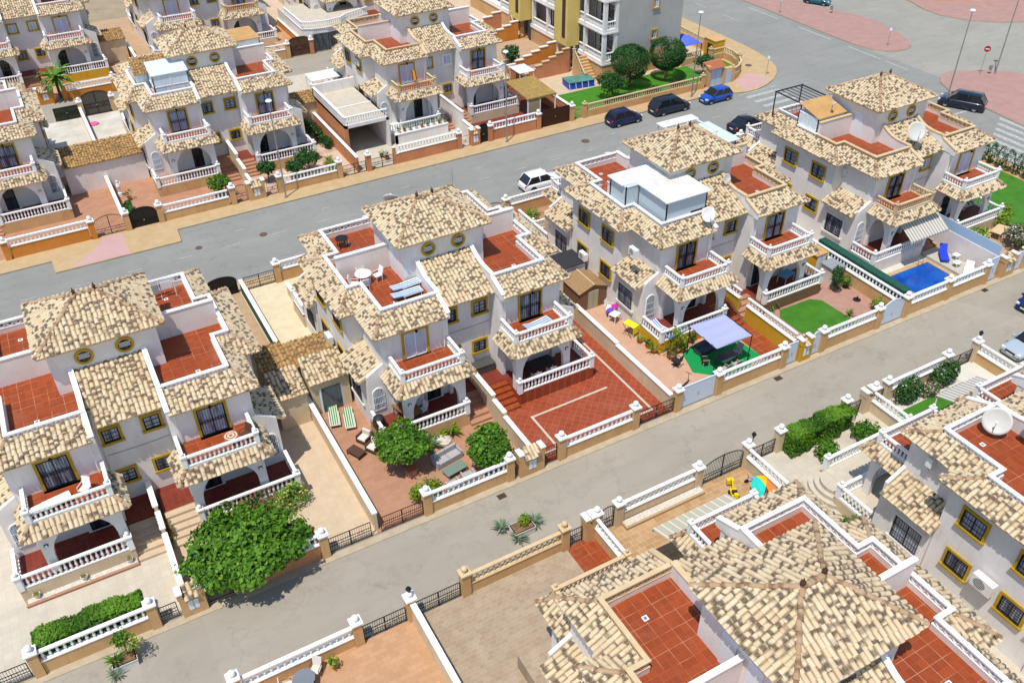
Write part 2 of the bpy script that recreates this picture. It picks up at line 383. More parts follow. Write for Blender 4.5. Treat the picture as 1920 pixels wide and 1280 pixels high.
def tile_face(mb, pts, mat=None, thick=.12, slab=True, eave_over=.07):
    """pts: planar polygon, pts[0]->pts[1] is the low eave; filled with rows of barrel tiles over a bed"""
    mat = mat or tile_m
    P = [Vector(p) for p in pts]; u = (P[1]-P[0]).normalized(); n = (P[1]-P[0]).cross(P[2]-P[1]).normalized()
    if n.z < 0: n = -n
    v = n.cross(u); 
    if v.z < 0: v = -v
    Q = [((p-P[0]).dot(u), (p-P[0]).dot(v)) for p in P]
    if slab:
        k = len(P); mb.tint = (0, 0, 0, 1); mb.add(P, [tuple(range(k))], under_m)
        lo = [p-Vector((0, 0, thick)) for p in P]
        mb.add(P+lo, [(i, (i+1) % k, k+(i+1) % k, k+i) for i in range(k)], cream); mb.add(lo, [tuple(range(k))[::-1]], white)
    u0, u1 = min(q[0] for q in Q), max(q[0] for q in Q); v1 = max(q[1] for q in Q)
    nc = max(1, round((u1-u0)/TW)); w = (u1-u0)/nc; nr = max(1, int(round(v1/TL+.2))); l = v1/nr
    for c in range(nc):
        uc = u0+(c+.5)*w
        for r in range(nr):
            if in_poly(uc, (r+.45)*l, Q) or (r == 0 and in_poly(uc, .05, Q)):
                vv = r*l-(eave_over if r == 0 else 0)
                one_tile(mb, P[0]+u*uc+v*vv, u, v, n, l+.06+(eave_over if r == 0 else 0), mat)
def ridge_line(mb, p, q, mat=None, r=.13, lift=.03):
    p = Vector(p); q = Vector(q)
    if q.z < p.z: p, q = q, p
    d = q-p; L = d.length; d.normalize(); k = max(1, round(L/.42)); u = d.cross(Vector((0, 0, 1))).normalized(); n = u.cross(d)
    for i in range(k): one_tile(mb, p+d*(L*i/k)+n*lift, u, d, n, L/k+.05, mat or tile_m, r, 0.0)

def baluster_row(mb, p, q, z0, h, mat, sp=.28, post0=False, post1=False, rail=.2, foot=.08):
    """balustrade along p->q (2D), bottom at z0, height h"""
    p = Vector((*p, 0)); q = Vector((*q, 0)); d = q-p; L = d.length; d.normalize()
    mb.bar(p+Vector((0, 0, z0+foot/2)), q+Vector((0, 0, z0+foot/2)), rail*.9, foot, mat)
    mb.bar(p+Vector((0, 0, z0+h-.05)), q+Vector((0, 0, z0+h-.05)), rail, .1, mat)
    hb = h-foot-.1; k = max(1, round(L/sp)); ww = min(.085, sp*.3)
    for i in range(k):
        c = p+d*(L*(i+.5)/k)+Vector((0, 0, z0+foot))
        mb.lathe(c, [(ww*.85, 0), (ww*.6, hb*.12), (ww, hb*.38), (ww*.55, hb*.72), (ww*.85, hb)], mat, 6)
def post(mb, x, y, z0, z1, w, mat, ball=.13, ballmat=None, capmat=None):
    cm = capmat or mat
    mb.box(x-w/2, x+w/2, y-w/2, y+w/2, z0, z1-.08, mat)
    mb.box(x-w/2-.05, x+w/2+.05, y-w/2-.05, y+w/2+.05, z1-.08, z1, cm)
    if ball:
        mb.box(x-w/4, x+w/4, y-w/4, y+w/4, z1, z1+.06, cm); mb.ball((x, y, z1+.05+ball), ball, ballmat or cm, 8)
def leafy(mb, c, rad, n, size, mat, shell=.42, flat=0, light=0, up=.3, zmin=None):
    """leaf-sized faces through an ellipsoid volume, denser towards the outside, in uneven clumps"""
    c = Vector(c); rx, ry, rz = rad
    cl = [(Vector((random.gauss(0, 1), random.gauss(0, 1), random.gauss(0, 1))).normalized(), random.random()) for _ in range(30)]
    for _ in range(n):
        d, tone = random.choice(cl); d = (d+Vector((random.gauss(0, .22), random.gauss(0, .22), random.gauss(0, .22)))).normalized()
        rr = shell+(1.08-shell)*random.random()**.6+.3*(tone-.5)*min(1, (1-shell)*2)
        p = c+Vector((d.x*rx*rr, d.y*ry*rr, d.z*rz*rr))
        if zmin is not None and p.z < zmin: continue
        nn = (d+Vector((random.gauss(0, .6), random.gauss(0, .6), random.gauss(up, .6)))).normalized()
        a = nn.orthogonal().normalized(); a.rotate(Matrix.Rotation(random.random()*6.3, 3, nn)); b = nn.cross(a)
        s = size*(.45+.95*random.random()); g = min(1, max(0, tone*.45+random.random()**1.5*.7)); t = (g, random.random(), 0, 1)
        mb.add([p-a*s*.5, p+b*s*.32, p+a*s*.5+nn*s*.12, p-b*s*.32], [(0, 1, 2, 3)], mat, [t]*4)
def blades(mb, c, n, L, w, mat, tilt=(.3, 1.2), base=.05):
    """rosette of long narrow leaves (agave, yucca, palm crown)"""
    c = Vector(c)
    for i in range(n):
        a = random.random()*6.28; e = random.uniform(*tilt); l = L*random.uniform(.75, 1.1); h = Vector((cos(a), sin(a), 0)); s = Vector((-sin(a), cos(a), 0))*w/2
        p0 = c+h*base; p1 = p0+h*(l*.5*cos(e))+Vector((0, 0, l*.5*sin(e))); p2 = p1+h*(l*.5*cos(e*.6))+Vector((0, 0, l*.5*sin(e*.6)-.12*l))
        g = random.random(); t = (g, random.random(), 0, 1)
        mb.add([p0-s*.6, p0+s*.6, p1+s, p1-s, p2], [(0, 1, 2, 3), (3, 2, 4)], mat, [t]*5)

# ------------------------------------------------------------ windows and doors (local: x across, -y outward, z up from sill)
WIN = {}
def win_parts(w, h, style):
    key = (w, h, style)
    if key in WIN: return WIN[key]
    t = .16; ty = trim_y
    f = MB()
    if style == 'arch':
        pts = [(-w/2, 0), (w/2, 0)]+[(w/2*cos(a), h-w/2+w/2*sin(a)) for a in [pi*i/8 for i in range(9)]]
        for i in range(len(pts)):
            a, b = pts[i], pts[(i+1) % len(pts)]; f.bar((a[0], -.03, a[1]), (b[0], -.03, b[1]), .06, .06, white)
        p = MB(); p.poly([(x, -.02, z) for x, z in pts], pane_m)
        g = MB()
        for i in range(1, 7):
            x = -w/2+w*i/7; zt = h-w/2+math.sqrt(max(0, (w/2)**2-x*x)); g.bar((x, -.09, 0), (x, -.09, zt), .02, .02, white)
        for z in (h*.3, h*.62): g.bar((-w/2, -.09, z), (w/2, -.09, z), .02, .02, white)
    else:
        T = {'white': white, 'plain': wall_m, 'lean': wall_m, 'dark': wall_m}.get(style, ty)
        for a, b in (((-w/2-t, 0), (-w/2, h)), ((w/2, 0), (w/2+t, h))): f.box(a[0], b[0], -.09, .03, 0, h, T)
        f.box(-w/2-t, w/2+t, -.09, .03, h, h+t, T)
        if style not in ('door', 'dooropen', 'shutdoor'): f.box(-w/2-t-.04, w/2+t+.04, -.17, .03, -t, 0, T)
        else: f.box(-w/2-t, w/2+t, -.3, .03, -.06, 0, terrace_m)
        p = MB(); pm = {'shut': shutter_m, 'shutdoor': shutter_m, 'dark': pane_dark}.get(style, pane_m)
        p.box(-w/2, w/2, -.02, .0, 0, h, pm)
        sash = white if style in ('shut', 'shutdoor', 'white', 'sash') else iron
        for x in (-w/2+.03, 0, w/2-.03): p.box(x-.03, x+.03, -.045, -.02, 0, h, sash)
        for z in (.03, h-.03): p.box(-w/2, w/2, -.045, -.02, z-.03, z+.03, sash)
        if style in ('shut', 'shutdoor'):
            for i in range(int(h/.12)): p.box(-w/2, w/2, -.034, -.02, i*.12, i*.12+.1, shutter_m)
        g = None
        if style in ('win', 'door', 'dark', 'lean'):
            g = MB(); k = max(4, int(w/.15)); y = -.1
            for i in range(k+1): g.bar((-w/2+w*i/k, y, 0), (-w/2+w*i/k, y, h), .022, .022, iron)
            for z in ((0.02, h*.33, h*.66, h-.02) if h < 1.8 else (.02, h*.48, h*.54, h-.02)): g.bar((-w/2, y, z), (w/2, y, z), .03, .03, iron)
            if style == 'door':
                g.bar((0, y-.01, 0), (0, y-.01, h), .06, .05, iron)
                for x in (-w/4, w/4):
                    pts = [(x+.12*cos(a), y-.015, h*.51+.17*sin(a)) for a in [2*pi*i/8 for i in range(9)]]; g.path(pts, .012, iron, 4)
    WIN[key] = (f.build('frame'), p.build('pane'), g.build('grille') if g else None)
    for o in WIN[key]:
        if o: COL.objects.unlink(o)
    return WIN[key]
def window(parent, x, y, z, ang, w, h, style='win', name='window'):
    """ang: direction the window faces, degrees (0 = -Y, 90 = +X, 180 = +Y, -90 = -X)"""
    f, p, g = win_parts(w, h, style)
    o = f.copy(); o.name = name; COL.objects.link(o); child(o, parent); o.location = (x, y, z); o.rotation_euler = (0, 0, radians(ang))
    for k, nm in ((p, 'pane'), (g, 'grille')):
        if k: c = k.copy(); c.name = nm; COL.objects.link(c); child(c, o)
    return o

def arch_wall(mb, p, q, z0, z1, xa, xb, zs, zt, t, mat):
    """wall from p to q with an arched opening xa..xb (metres along), springing zs, crown zt"""
    p = Vector((*p, 0)); q = Vector((*q, 0)); d = (q-p).normalized(); L = (q-p).length; s = d.cross(Vector((0, 0, 1)))*t/2
    def pt(x, z, k): return p+d*x+s*k+Vector((0, 0, z))
    prof = []
    n = 12
    for i in range(n+1):
        a = pi-pi*i/n; prof.append(((xa+xb)/2+(xb-xa)/2*cos(a), zs+(zt-zs)*sin(a)))
    def cell(x0, x1, za0, za1):
        mb.add([pt(x, z, k) for k in (-1, 1) for x, z in ((x0, za0), (x1, za1), (x1, z1), (x0, z1))], [(0, 1, 2, 3), (7, 6, 5, 4), (0, 4, 5, 1), (3, 2, 6, 7)], mat)
    for x0, x1 in ((0, xa), (xb, L)):
        if x1-x0 > .01: mb.add([pt(x, z, k) for k in (-1, 1) for x, z in ((x0, z0), (x1, z0), (x1, z1), (x0, z1))], [(0, 1, 2, 3), (7, 6, 5, 4), (1, 5, 6, 2), (0, 3, 7, 4), (3, 2, 6, 7)], mat)
    for (a, b), (c, e) in zip(prof, prof[1:]): cell(a, c, b, e)

# ------------------------------------------------------------ the four-dwelling house
TZ = 7.7       # roof terrace floor
ZG = 1.1       # raised ground floor
def parapet(mb, pts, mat, z0=TZ-.05, z1=8.5, lattice=True):
    """parapet along a 2D polyline: pink-grey wall, pierced band on its outer face and a cap"""
    capw = .23
    for i, ((x0, y0), (x1, y1)) in enumerate(zip(pts, pts[1:])):
        o = .003*(i % 2); e = .1; zw = 8.02
        p = Vector((x0, y0, 0)); q = Vector((x1, y1, 0)); d = (q-p).normalized(); L = (q-p).length; Z = lambda z: Vector((0, 0, z-o))
        mb.bar(p+Z((z0+zw)/2)-d*(e-.006-o), q+Z((z0+zw)/2)+d*(e-.006-o), .2, zw-z0, wallpink)
        mb.bar(p+Z(z1-.04)-d*(capw/2-.005-o), q+Z(z1-.04)+d*(capw/2-.005-o), capw, .08, mat)
        mb.bar(p+Z(zw+.035)-d*(e-o), q+Z(zw+.035)+d*(e-o), .22+o, .07, mat)
        k = max(2, round(L/.44)); s = L/k
        for j in range(k):        # rows of open lozenges between the two rails
            c = p+d*(s*(j+.5)); A, B, lo, hi = c-d*(s*.5-.012), c+d*(s*.5-.012), zw+.075, z1-.085; mid = (lo+hi)/2
            for (u_, za), (v_, zb) in (((A, mid), (c, hi)), ((c, hi), (B, mid)), ((B, mid), (c, lo)), ((c, lo), (A, mid))): mb.bar(u_+Z(za), v_+Z(zb), .15, .065, mat)
def house(name, label, x, y, group, seed, capf=(white,)*4, styles=None, extras=()):
    random.seed(seed)
    R = root(name, label, 'house', (x, y, 0), 0, group)
    # body
    w = MB()
    def foot(q):  # quarter outlines walked round the building
        A = [(1.85, 5.2), (1.85, 6.6), (6.45, 6.6), (6.45, 3.25), (7.45, 3.25)]
        sx, sy = q; pts = [(a*sx, -b*sy) for a, b in A]
        return pts
    o = foot((-1, 1))[::-1]+[]; o = []
    o += foot((-1, 1))[::-1]      # front left, outer to inner
    o += foot((1, 1))
    o += foot((1, -1))[::-1]
    o += foot((-1, -1))
    w.prism(o, 0, 7.35, wall_m)
    part(w, 'wall', R)
    top = MB(); top.box(-6.6, 6.6, -2.2, 2.2, 7.3, TZ, terrace_m)
    for sx in (-1, 1):
        for sy in (-1, 1): xs = sorted((sx*1.98, sx*5.75)); ys = sorted((-sy*2.2, -sy*5.45)); top.box(*xs, *ys, 7.3, TZ, terrace_m)
    part(top, 'roof_terrace', R)
    for sx in (-1, 1):
        for sy in (-1, 1): m = MB(); m.box(sx*4.3-.13, sx*4.3+.13, -sy*4.2-.13, -sy*4.2+.13, TZ, TZ+.012, white); m.box(sx*4.3-.07, sx*4.3+.07, -sy*4.2-.07, -sy*4.2+.07, TZ+.012, TZ+.018, metal); part(m, 'floor_drain', R)
    # tower
    t = MB(); t.box(-2.9, 2.9, -2.5, 2.5, TZ, 10.62, wall_m)
    for sx in (-1, 1):
        for sy in (-1, 1): ys = sorted((-sy*.35, -sy*1.15)); t.box(*sorted((sx*2.88, sx*2.95)), *ys, TZ, 9.75, panel_m)
    tw = part(t, 'tower', R)
    for sx in (-1, 1):
        for sy in (-1, 1):
            m = MB(); M = Matrix.Translation((sx*1.08, -sy*2.5, 9.77)) @ Matrix.Rotation(pi/2*sy, 4, 'X')
            n = 20; ring = []
            for rr, zz in ((.36, 0), (.36, .1), (.5, .1), (.5, 0)): ring.append([M @ Vector((rr*cos(2*pi*i/n), rr*sin(2*pi*i/n), zz)) for i in range(n)])
            m.grid(ring, trim_y, True)
            rw = child(m.build('round_window'), tw)
            m = MB(); m.add([M @ Vector((.37*cos(2*pi*i/n), .37*sin(2*pi*i/n), .012)) for i in range(n)], [tuple(range(n))], pane_dark)
            for z in (-.09, .02, .13): m.box(-.3, .3, z-.012, z+.03, .02, .05, white, M)
            child(m.build('round_pane'), tw)
    r = MB(); E = (3.35, 2.95); zt, ze, rx = 12.13, 10.68, .55
    c = {(i, j): (E[0]*i, E[1]*j, ze) for i in (-1, 1) for j in (-1, 1)}; a, b = (-rx, 0, zt), (rx, 0, zt)
    tile_face(r, [c[-1, -1], c[1, -1], b, a]); tile_face(r, [c[1, 1], c[-1, 1], a, b]); tile_face(r, [c[-1, 1], c[-1, -1], a]); tile_face(r, [c[1, -1], c[1, 1], b])
    for i in (-1, 1):
        for j in (-1, 1): ridge_line(r, c[i, j], a if i < 0 else b)
    ridge_line(r, a, b, r=.15)
    tr = part(r, 'tower_roof', R)
    for s in (-1, 1):
        m = MB(); m.lathe((s*rx, 0, zt), [(.13, .02), (.11, .12), (.05, .16), (.1, .22), (.12, .3), (.04, .4), (.015, .52)], brown_iron, 8); child(m.build('finial'), tr)
    # central roofs, front and back
    for sy in (1, -1):
        m = MB(Matrix.Diagonal((1, -sy, 1, 1))); zc = 9.02
        tile_face(m, [(-1.83, 6.0, 7.45), (1.83, 6.0, 7.45), (1.83, 2.52, zc), (-1.83, 2.52, zc)])
        part(m, 'central_roof', R)
    st = {(-1, 1): 'door', (1, 1): 'door', (-1, -1): 'door', (1, -1): 'door'}
    for qi, (sx, sy) in enumerate(((-1, 1), (1, 1), (-1, -1), (1, -1))):
        T = Matrix.Diagonal((sx, -sy, 1, 1)); cap = capf[qi]
        # parapet round the roof terrace, divider at b=0, sweeping gable wall on the inner side
        m = MB(T); parapet(m, [(2.07, 5.5), (5.75, 5.5), (5.75, 2.15), (6.65, 2.15), (6.65, .12)], cap)
        part(m, 'parapet', R)
        m = MB(T); prof = [(2.5, 9.2), (2.8, 9.0), (3.2, 8.78), (3.7, 8.6), (4.3, 8.5), (5.5, 8.5), (5.55, 8.3), (7.02, 7.72)]
        for (b0, z0), (b1, z1) in zip(prof, prof[1:]):
            zb = 7.3
            m.add([(xx, bb, zz) for xx in (1.85, 2.07) for bb, zz in ((b0, zb), (b1, zb), (b1, z1), (b0, z0))], [(0, 1, 2, 3), (7, 6, 5, 4), (0, 4, 5, 1), (1, 5, 6, 2), (3, 2, 6, 7)], wall_m)
            m.bar((1.96, b0, z0+.05), (1.96, b1+.02, z1+.05), .285, .08, cap)
        part(m, 'gable_wall', R)
        if sy > 0:
            m = MB(T); m.box(2.9, 6.55, -.1, .1, TZ, 9.4, wallpink); m.box(2.88, 6.6, -.14, .14, 9.4, 9.48, cap)
            part(m, 'terrace_divider', R)
        # skirt roofs
        m = MB(T); zt = 8.14; ze = 7.5
        A = (1.95, 7.05, ze); B = (6.95, 7.05, ze); C = (6.95, 3.8, ze); D = (8.0, 3.8, ze); F = (8.0, 0, ze)
        a, b2, c2, d2, f2 = (2.05, 5.62, zt), (5.87, 5.62, zt), (5.87, 2.27, zt), (6.77, 2.27, zt), (6.77, 0, zt)
        tile_face(m, [A, B, b2, a]); tile_face(m, [B, C, c2, b2]); tile_face(m, [C, D, d2, c2]); tile_face(m, [D, F, f2, d2])
        ridge_line(m, B, b2); ridge_line(m, D, d2)
        part(m, 'skirt_roof', R)
        # lean-to room
        m = MB(T); m.box(6.4, 7.6, 3.3, 6.62, 0, 4.2, wall_m)
        m.add([(xx, yy, zz) for yy in (6.42, 6.62) for xx, zz in ((6.4, 4.2), (7.6, 4.2), (7.6, 4.55), (6.4, 5.25))], [(0, 1, 2, 3), (7, 6, 5, 4), (3, 2, 6, 7), (1, 5, 6, 2)], wall_m)
        part(m, 'side_room', R)
        m = MB(T); tile_face(m, [(8.12, 6.42, 4.15), (8.12, 3.1, 4.15), (6.46, 3.1, 4.98), (6.46, 6.42, 4.98)]); part(m, 'side_roof', R)
        # porch: arches and balcony slab
        m = MB(T)
        arch_wall(m, (1.85, 8.6), (6.05, 8.6), ZG, 4.7, .5, 3.7, 2.3, 4.1, .3, wall_m)
        arch_wall(m, (5.93, 8.45), (5.93, 6.6), ZG, 4.7, .15, 1.6, 2.5, 3.9, .25, wall_m)
        arch_wall(m, (1.98, 8.45), (1.98, 6.6), ZG, 4.7, .15, 1.6, 2.5, 3.9, .25, wall_m)
        m.box(1.85, 6.07, 6.6, 8.74, 4.7, 4.98, wall_m); m.box(1.95, 5.95, 6.61, 8.6, 4.98, 5.0, terrace_m)
        part(m, 'porch', R)
        rc = (styles or {}).get(('rail', qi), cap); m = MB(T); cap_ = cap; cap = rc; baluster_row(m, (1.95, 8.65), (5.98, 8.65), 5.0, .72, cap, .25); baluster_row(m, (1.95, 8.6), (1.95, 6.65), 5.0, .72, cap, .25); baluster_row(m, (5.98, 8.6), (5.98, 6.65), 5.0, .72, cap, .25)
        for xx in (1.95, 5.98): post(m, xx, 8.65, 4.98, 5.85, .24, cap, .09)
        part(m, 'balcony_rail', R); cap = cap_
        m = MB(T); zt, ze = 4.86, 4.32
        tile_face(m, [(1.32, 9.32, ze), (6.62, 9.32, ze), (6.08, 8.76, zt), (1.84, 8.76, zt)]); tile_face(m, [(6.62, 9.32, ze), (6.62, 6.62, ze), (6.08, 6.62, zt), (6.08, 8.76, zt)]); tile_face(m, [(1.32, 6.62, ze), (1.32, 9.32, ze), (1.84, 8.76, zt), (1.84, 6.62, zt)])
        ridge_line(m, (6.62, 9.32, ze), (6.08, 8.76, zt)); ridge_line(m, (1.32, 9.32, ze), (1.84, 8.76, zt))
        part(m, 'porch_roof', R)
        # raised ground terrace, hall floor and steps
        m = MB(T); bw = (styles or {}).get(('base', qi), beigewall); fl = (styles or {}).get(('floor', qi), reddark)
        m.prism([(1.85, 6.6), (7.75, 6.6), (7.75, 9.15), (1.85, 9.15)], 0, ZG-.02, bw, fl); m.prism([(.12, 5.2), (1.85, 5.2), (1.85, 7.3), (.12, 7.3)], 0, ZG-.02, bw, fl)
        sm = (styles or {}).get(('steps', qi), pinkfloor)
        for i in range(6): m.box(.12, 1.85, 7.3+i*.42, 7.72+i*.42, 0, ZG*(5.5-i)/6, sm)
        part(m, 'raised_terrace', R)
        m = MB(T); rm = white; baluster_row(m, (1.97, 9.05), (7.62, 9.05), ZG, .88, rm, .27); baluster_row(m, (7.62, 9.0), (7.62, 6.75), ZG, .88, rm, .27)
        for xx, yy in ((1.97, 9.05), (7.62, 9.05)): post(m, xx, yy, ZG-.05, ZG+1.0, .3, rm, .12)
        if not (styles or {}).get(('norail', qi)): part(m, 'terrace_rail', R)
        # openings
        f = 0 if sy > 0 else 180; out = 90*sx
        sty = (styles or {}).get(('balc', qi), 'door')
        window(R, sx*4.15, -sy*6.6, 5.0, f, 1.5, 1.95, sty, 'balcony_door')
        window(R, sx*1.1, -sy*5.2, 5.65, f, .85, .9, (styles or {}).get(('rec', qi), 'win')); window(R, sx*1.0, -sy*5.2, 2.5, f, .85, .85, 'win')
        window(R, sx*7.45, -sy*1.6, 5.42, out, 1.25, 1.1, (styles or {}).get(('side', qi), 'win')); window(R, sx*7.45, -sy*1.6, 2.45, out, 1.2, 1.05, 'win')
        window(R, sx*7.6, -sy*4.5, 1.6, out, 1.7, 1.55, 'lean'); window(R, sx*6.98, -sy*6.62, 1.75, f, .75, 1.75, 'arch')
        window(R, sx*3.2, -sy*6.6, ZG, f, .95, 2.1, 'dark', 'porch_door')
        m = MB(); m.box(-.1, .1, -.05, .0, 0, .2, black_p); m.box(-.06, .06, -.1, -.05, .03, .17, white)
        k = child(m.build('wall_lamp'), R); k.location = (sx*5.75, -sy*8.76, 3.1); k.rotation_euler = (0, 0, radians(f))
        m = MB(T); m.bar((4.15, 6.62, 7.28), (4.15, 6.95, 7.2), .08, .08, darkbrown); m.lathe((4.15, 6.98, 7.05), [(.05, 0), (.1, .05), (.1, .14), (.03, .18)], iron, 8); part(m, 'eave_lamp', R)
        m = MB(T); m.tube((2.22, 6.72, .3 if False else 5.0), (2.22, 6.72, 7.35), .035, .035, white, 6); part(m, 'downpipe', R)
    return R
def dish(x, y, z, r, az, label, cat='satellite dish', mat=None, grp=None, tilt=52):
    mat = mat or dish_m
    R = root('satellite_dish', label, cat, (x, y, z), 0, grp)
    M = Matrix.Translation((0, 0, .55+r*.5)) @ Matrix.Rotation(radians(az), 4, 'Z') @ Matrix.Rotation(radians(tilt), 4, 'X')
    m = MB(); n = 24; rows = []
    for k in range(6):
        rr = r*k/5+.001; rows.append([M @ Vector((rr*cos(2*pi*i/n), rr*sin(2*pi*i/n), .22*r*(k/5)**2)) for i in range(n)])
    for k in range(5, -1, -1):
        rr = r*k/5+.001; rows.append([M @ Vector((rr*cos(2*pi*i/n), rr*sin(2*pi*i/n), .22*r*(k/5)**2-.03)) for i in range(n)])
    m.grid(rows, mat, True); part(m, 'reflector', R, smooth=True)
    m = MB(); m.tube((0, 0, 0), (0, 0, .55+r*.4), .035, .035, metal, 8); part(m, 'mast', R)
    m = MB(); e = M @ Vector((0, 0, r*.9)); m.tube(M @ Vector((0, -r*.95, .2*r)), e, .015, .015, metal, 6); m.tube(e, e+(M.to_3x3() @ Vector((0, 0, -.14))), .05, .04, white, 8); part(m, 'receiver_arm', R)
    return R
def aircon(x, y, z, ang, label, grp='outdoor air conditioners on the walls'):
    R = root('air_conditioner', label, 'air conditioner', (x, y, z), radians(ang), grp)
    m = MB(); m.box(-.42, .42, -.42, -.08, 0, .6, white_p); part(m, 'casing', R)
    m = MB(); n = 18; m.add([(-.08+.24*cos(2*pi*i/n), -.425, .3+.24*sin(2*pi*i/n)) for i in range(n)], [tuple(range(n))], black_p)
    for i in range(6): m.box(-.3, .14, -.435, -.427, .08+i*.08, .095+i*.08, white_p)
    part(m, 'fan_grille', R)
    m = MB()
    for s in (-.3, .3): m.bar((s, 0, -.03), (s, -.45, -.03), .04, .04, metal); m.bar((s, -.02, -.3), (s, -.4, -.04), .03, .03, metal)
    part(m, 'bracket', R)
    return R

# ------------------------------------------------------------ ground
g = MB(); g.box(-400, 500, -300, 600, -1, -.03, dryland); structure('ground', g)
def sheet(name, pts, z, mat, side=None):
    m = MB(); m.prism(pts, -.2, z, side or mat, mat); return structure(name, m)
def rect(x0, x1, y0, y1): return [(x0, y0), (x1, y0), (x1, y1), (x0, y1)]
sheet('lane', rect(-60, 81, 27.3, 34.4), .0, lane_m)
sheet('road', rect(-60, 81.9, 62.0, 77.6), .0, road_m)
sheet('junction', rect(75, 81.85, 77.5, 95), -.002, road_m)
sheet('avenue', rect(81.8, 94.6, -60, 260), .002, road_m)
sheet('avenue_side_road', rect(94.5, 122, -60, 260), .001, conc_m)
sheet('back_lane', rect(-60, 52, 105.8, 112.2), .0, lane_m)
sheet('kerb', rect(-60, 81, 33.4, 33.86), .05, kerb_m); sheet('kerb', rect(-60, 52.6, 27.86, 28.2), .05, kerb_m)
# pavement of the upper road with its widened bay
sheet('pavement', [(-60, 75.1), (-2.8, 75.1), (-2.78, 73.0), (7.45, 72.9), (7.6, 75.15), (69, 75.2), (70.6, 74.2), (71.8, 73.8), (73.2, 73.75), (75.3, 74.3), (77.2, 75.2), (79.0, 76.6), (80.3, 78.2), (81.2, 80.4), (81.7, 83.1), (82.0, 86), (82.1, 88.7), (82.1, 260), (76, 260), (76, 83), (73.2, 78.2), (70, 77.3), (-60, 77.5)], .14, yellowpave, kerb_m)
sheet('pink_paving', [(-1.5, 73.1), (3.2, 73.0), (3.2, 76.9), (1.6, 76.9), (.6, 75.2)], .146, pinkpale, kerb_m)
sheet('pink_paving', [(71.9, 73.85), (77.0, 75.25), (76.0, 78.2), (73, 77.1)], .146, pinkpale, kerb_m)
sheet('near_pavement', rect(-60, 80, 62.5, 63.9), .14, yellowpave, kerb_m)
sheet('avenue_pavement', rect(80.7, 81.8, -60, 62.5), .14, yellowpave, kerb_m)
sheet('traffic_island', [(94.9, 260), (94.6, 97), (94.3, 84), (94.3, 79), (94.8, 76.6), (95.9, 75.1), (97.2, 74.4), (98.7, 74.3), (100.2, 75), (101.6, 76.9), (102.9, 80), (103.9, 84.4), (103.3, 88), (102.2, 91), (101.2, 93), (101.2, 260)], .14, pinkpave, kerb_m)
sheet('traffic_island', [(90.4, -60), (103.9, -60), (103.9, 60.2), (103, 62.6), (100.8, 64.3), (98.6, 65.6), (96.8, 66.3), (94.8, 65.9), (93.2, 64.6), (92, 62.4), (91.3, 57), (90.6, 51.5)], .14, pinkpave, kerb_m)
sheet('traffic_island', [(115, 260), (114.8, 88), (113.5, 84.5), (113.3, 81.5), (114.4, 78.4), (117, 75.6), (121, 73.4), (126, 71.5), (170, 66), (170, 260)], .14, pinkpave, kerb_m)
# painted markings
m = MB()
for i in range(6): y = 65.3+i*1.42; m.box(70.9, 75.9, y, y+.55, .003, .008, mark_m)
m.box(70.6, 76.6, 73.6, 73.75, .003, .008, mark_m)
tag(m.build('crosswalk'), None, None, None, 'structure')
m = MB()
for i in range(7): x = 82.3+i*1.3; m.prism([(x, 44.2+i*.75), (x+.6, 44.4+i*.75), (x+.6, 50+i*.75), (x, 49.8+i*.75)], .004, .009, mark_m)
m.box(82.0, 90.6, 57.4, 57.7, .004, .009, mark_m)
tag(m.build('crosswalk'), None, None, None, 'structure')
m = MB()
for i in range(22): x = -14+i*4.1; m.box(x, x+1.2, 70.2, 70.28, .003, .007, mark_m)
for i in range(7): x = 12+i*8; m.box(x, x+.8, 72.4, 72.48, .003, .007, mark_m)
for y0, y1 in ((69.5, 72.8), (73.6, 79), (82, 88), (92, 98), (102, 108)): m.box(93.2, 93.4, y0, y1, .004, .008, mark_m)
for i in range(12): m.box(88, 88.12, 95+i*6, 97.5+i*6, .004, .008, mark_m)
tag(m.build('road_marking'), None, None, None, 'structure')
m = MB()
random.seed(5)
mh = mottled('rusty_iron', lin('6e5844'), lin('54463a'), 8, .8)
for i, (x, y, a, b, lab) in enumerate(((17.3, 33.0, .55, .4, 'rusty square drain grate beside the white balustrade with the grey sofa behind'), (39.3, 33.1, .6, .4, 'rusty square drain grate in the lane below the gazebo patio'), (60.9, 33.2, .55, .35, 'rusty square drain grate in the lane below the swimming pool'))):
    m = MB(); m.box(-a/2, a/2, -b/2, b/2, 0, .02, mh)
    for k in range(7): m.box(-a/2+.05+k*(a-.1)/7, -a/2+.08+k*(a-.1)/7, -b/2+.04, b/2-.04, .02, .03, iron)
    tag(m.build('drain_grate', loc=(x, y, .006)), lab, 'drain grate', 'drain grates along the lane')
for x, y, r, lab in ((48.8, 72.3, .45, 'round manhole cover in the road beside the navy car'), (14.0, 70.6, .35, 'round manhole cover in the road left of the tile roof with two finials'), (77.6, 80.1, .4, 'round manhole cover on the yellow corner pavement'), (8.5, 71.2, .3, 'small round manhole cover in the road near the widened pavement')):
    m = MB(); m.lathe((0, 0, 0), [(r, 0), (r, .02), (r*.85, .025)], mh, 16); tag(m.build('manhole_cover', loc=(x, y, .15 if x > 77 else .006)), lab, 'manhole cover', 'manhole covers')

# plots (garden floors)
def plot(x0, x1, y0, y1, mat, z=.10, name='patio'): return sheet(name, rect(x0, x1, y0, y1), z, mat, kerb_m)
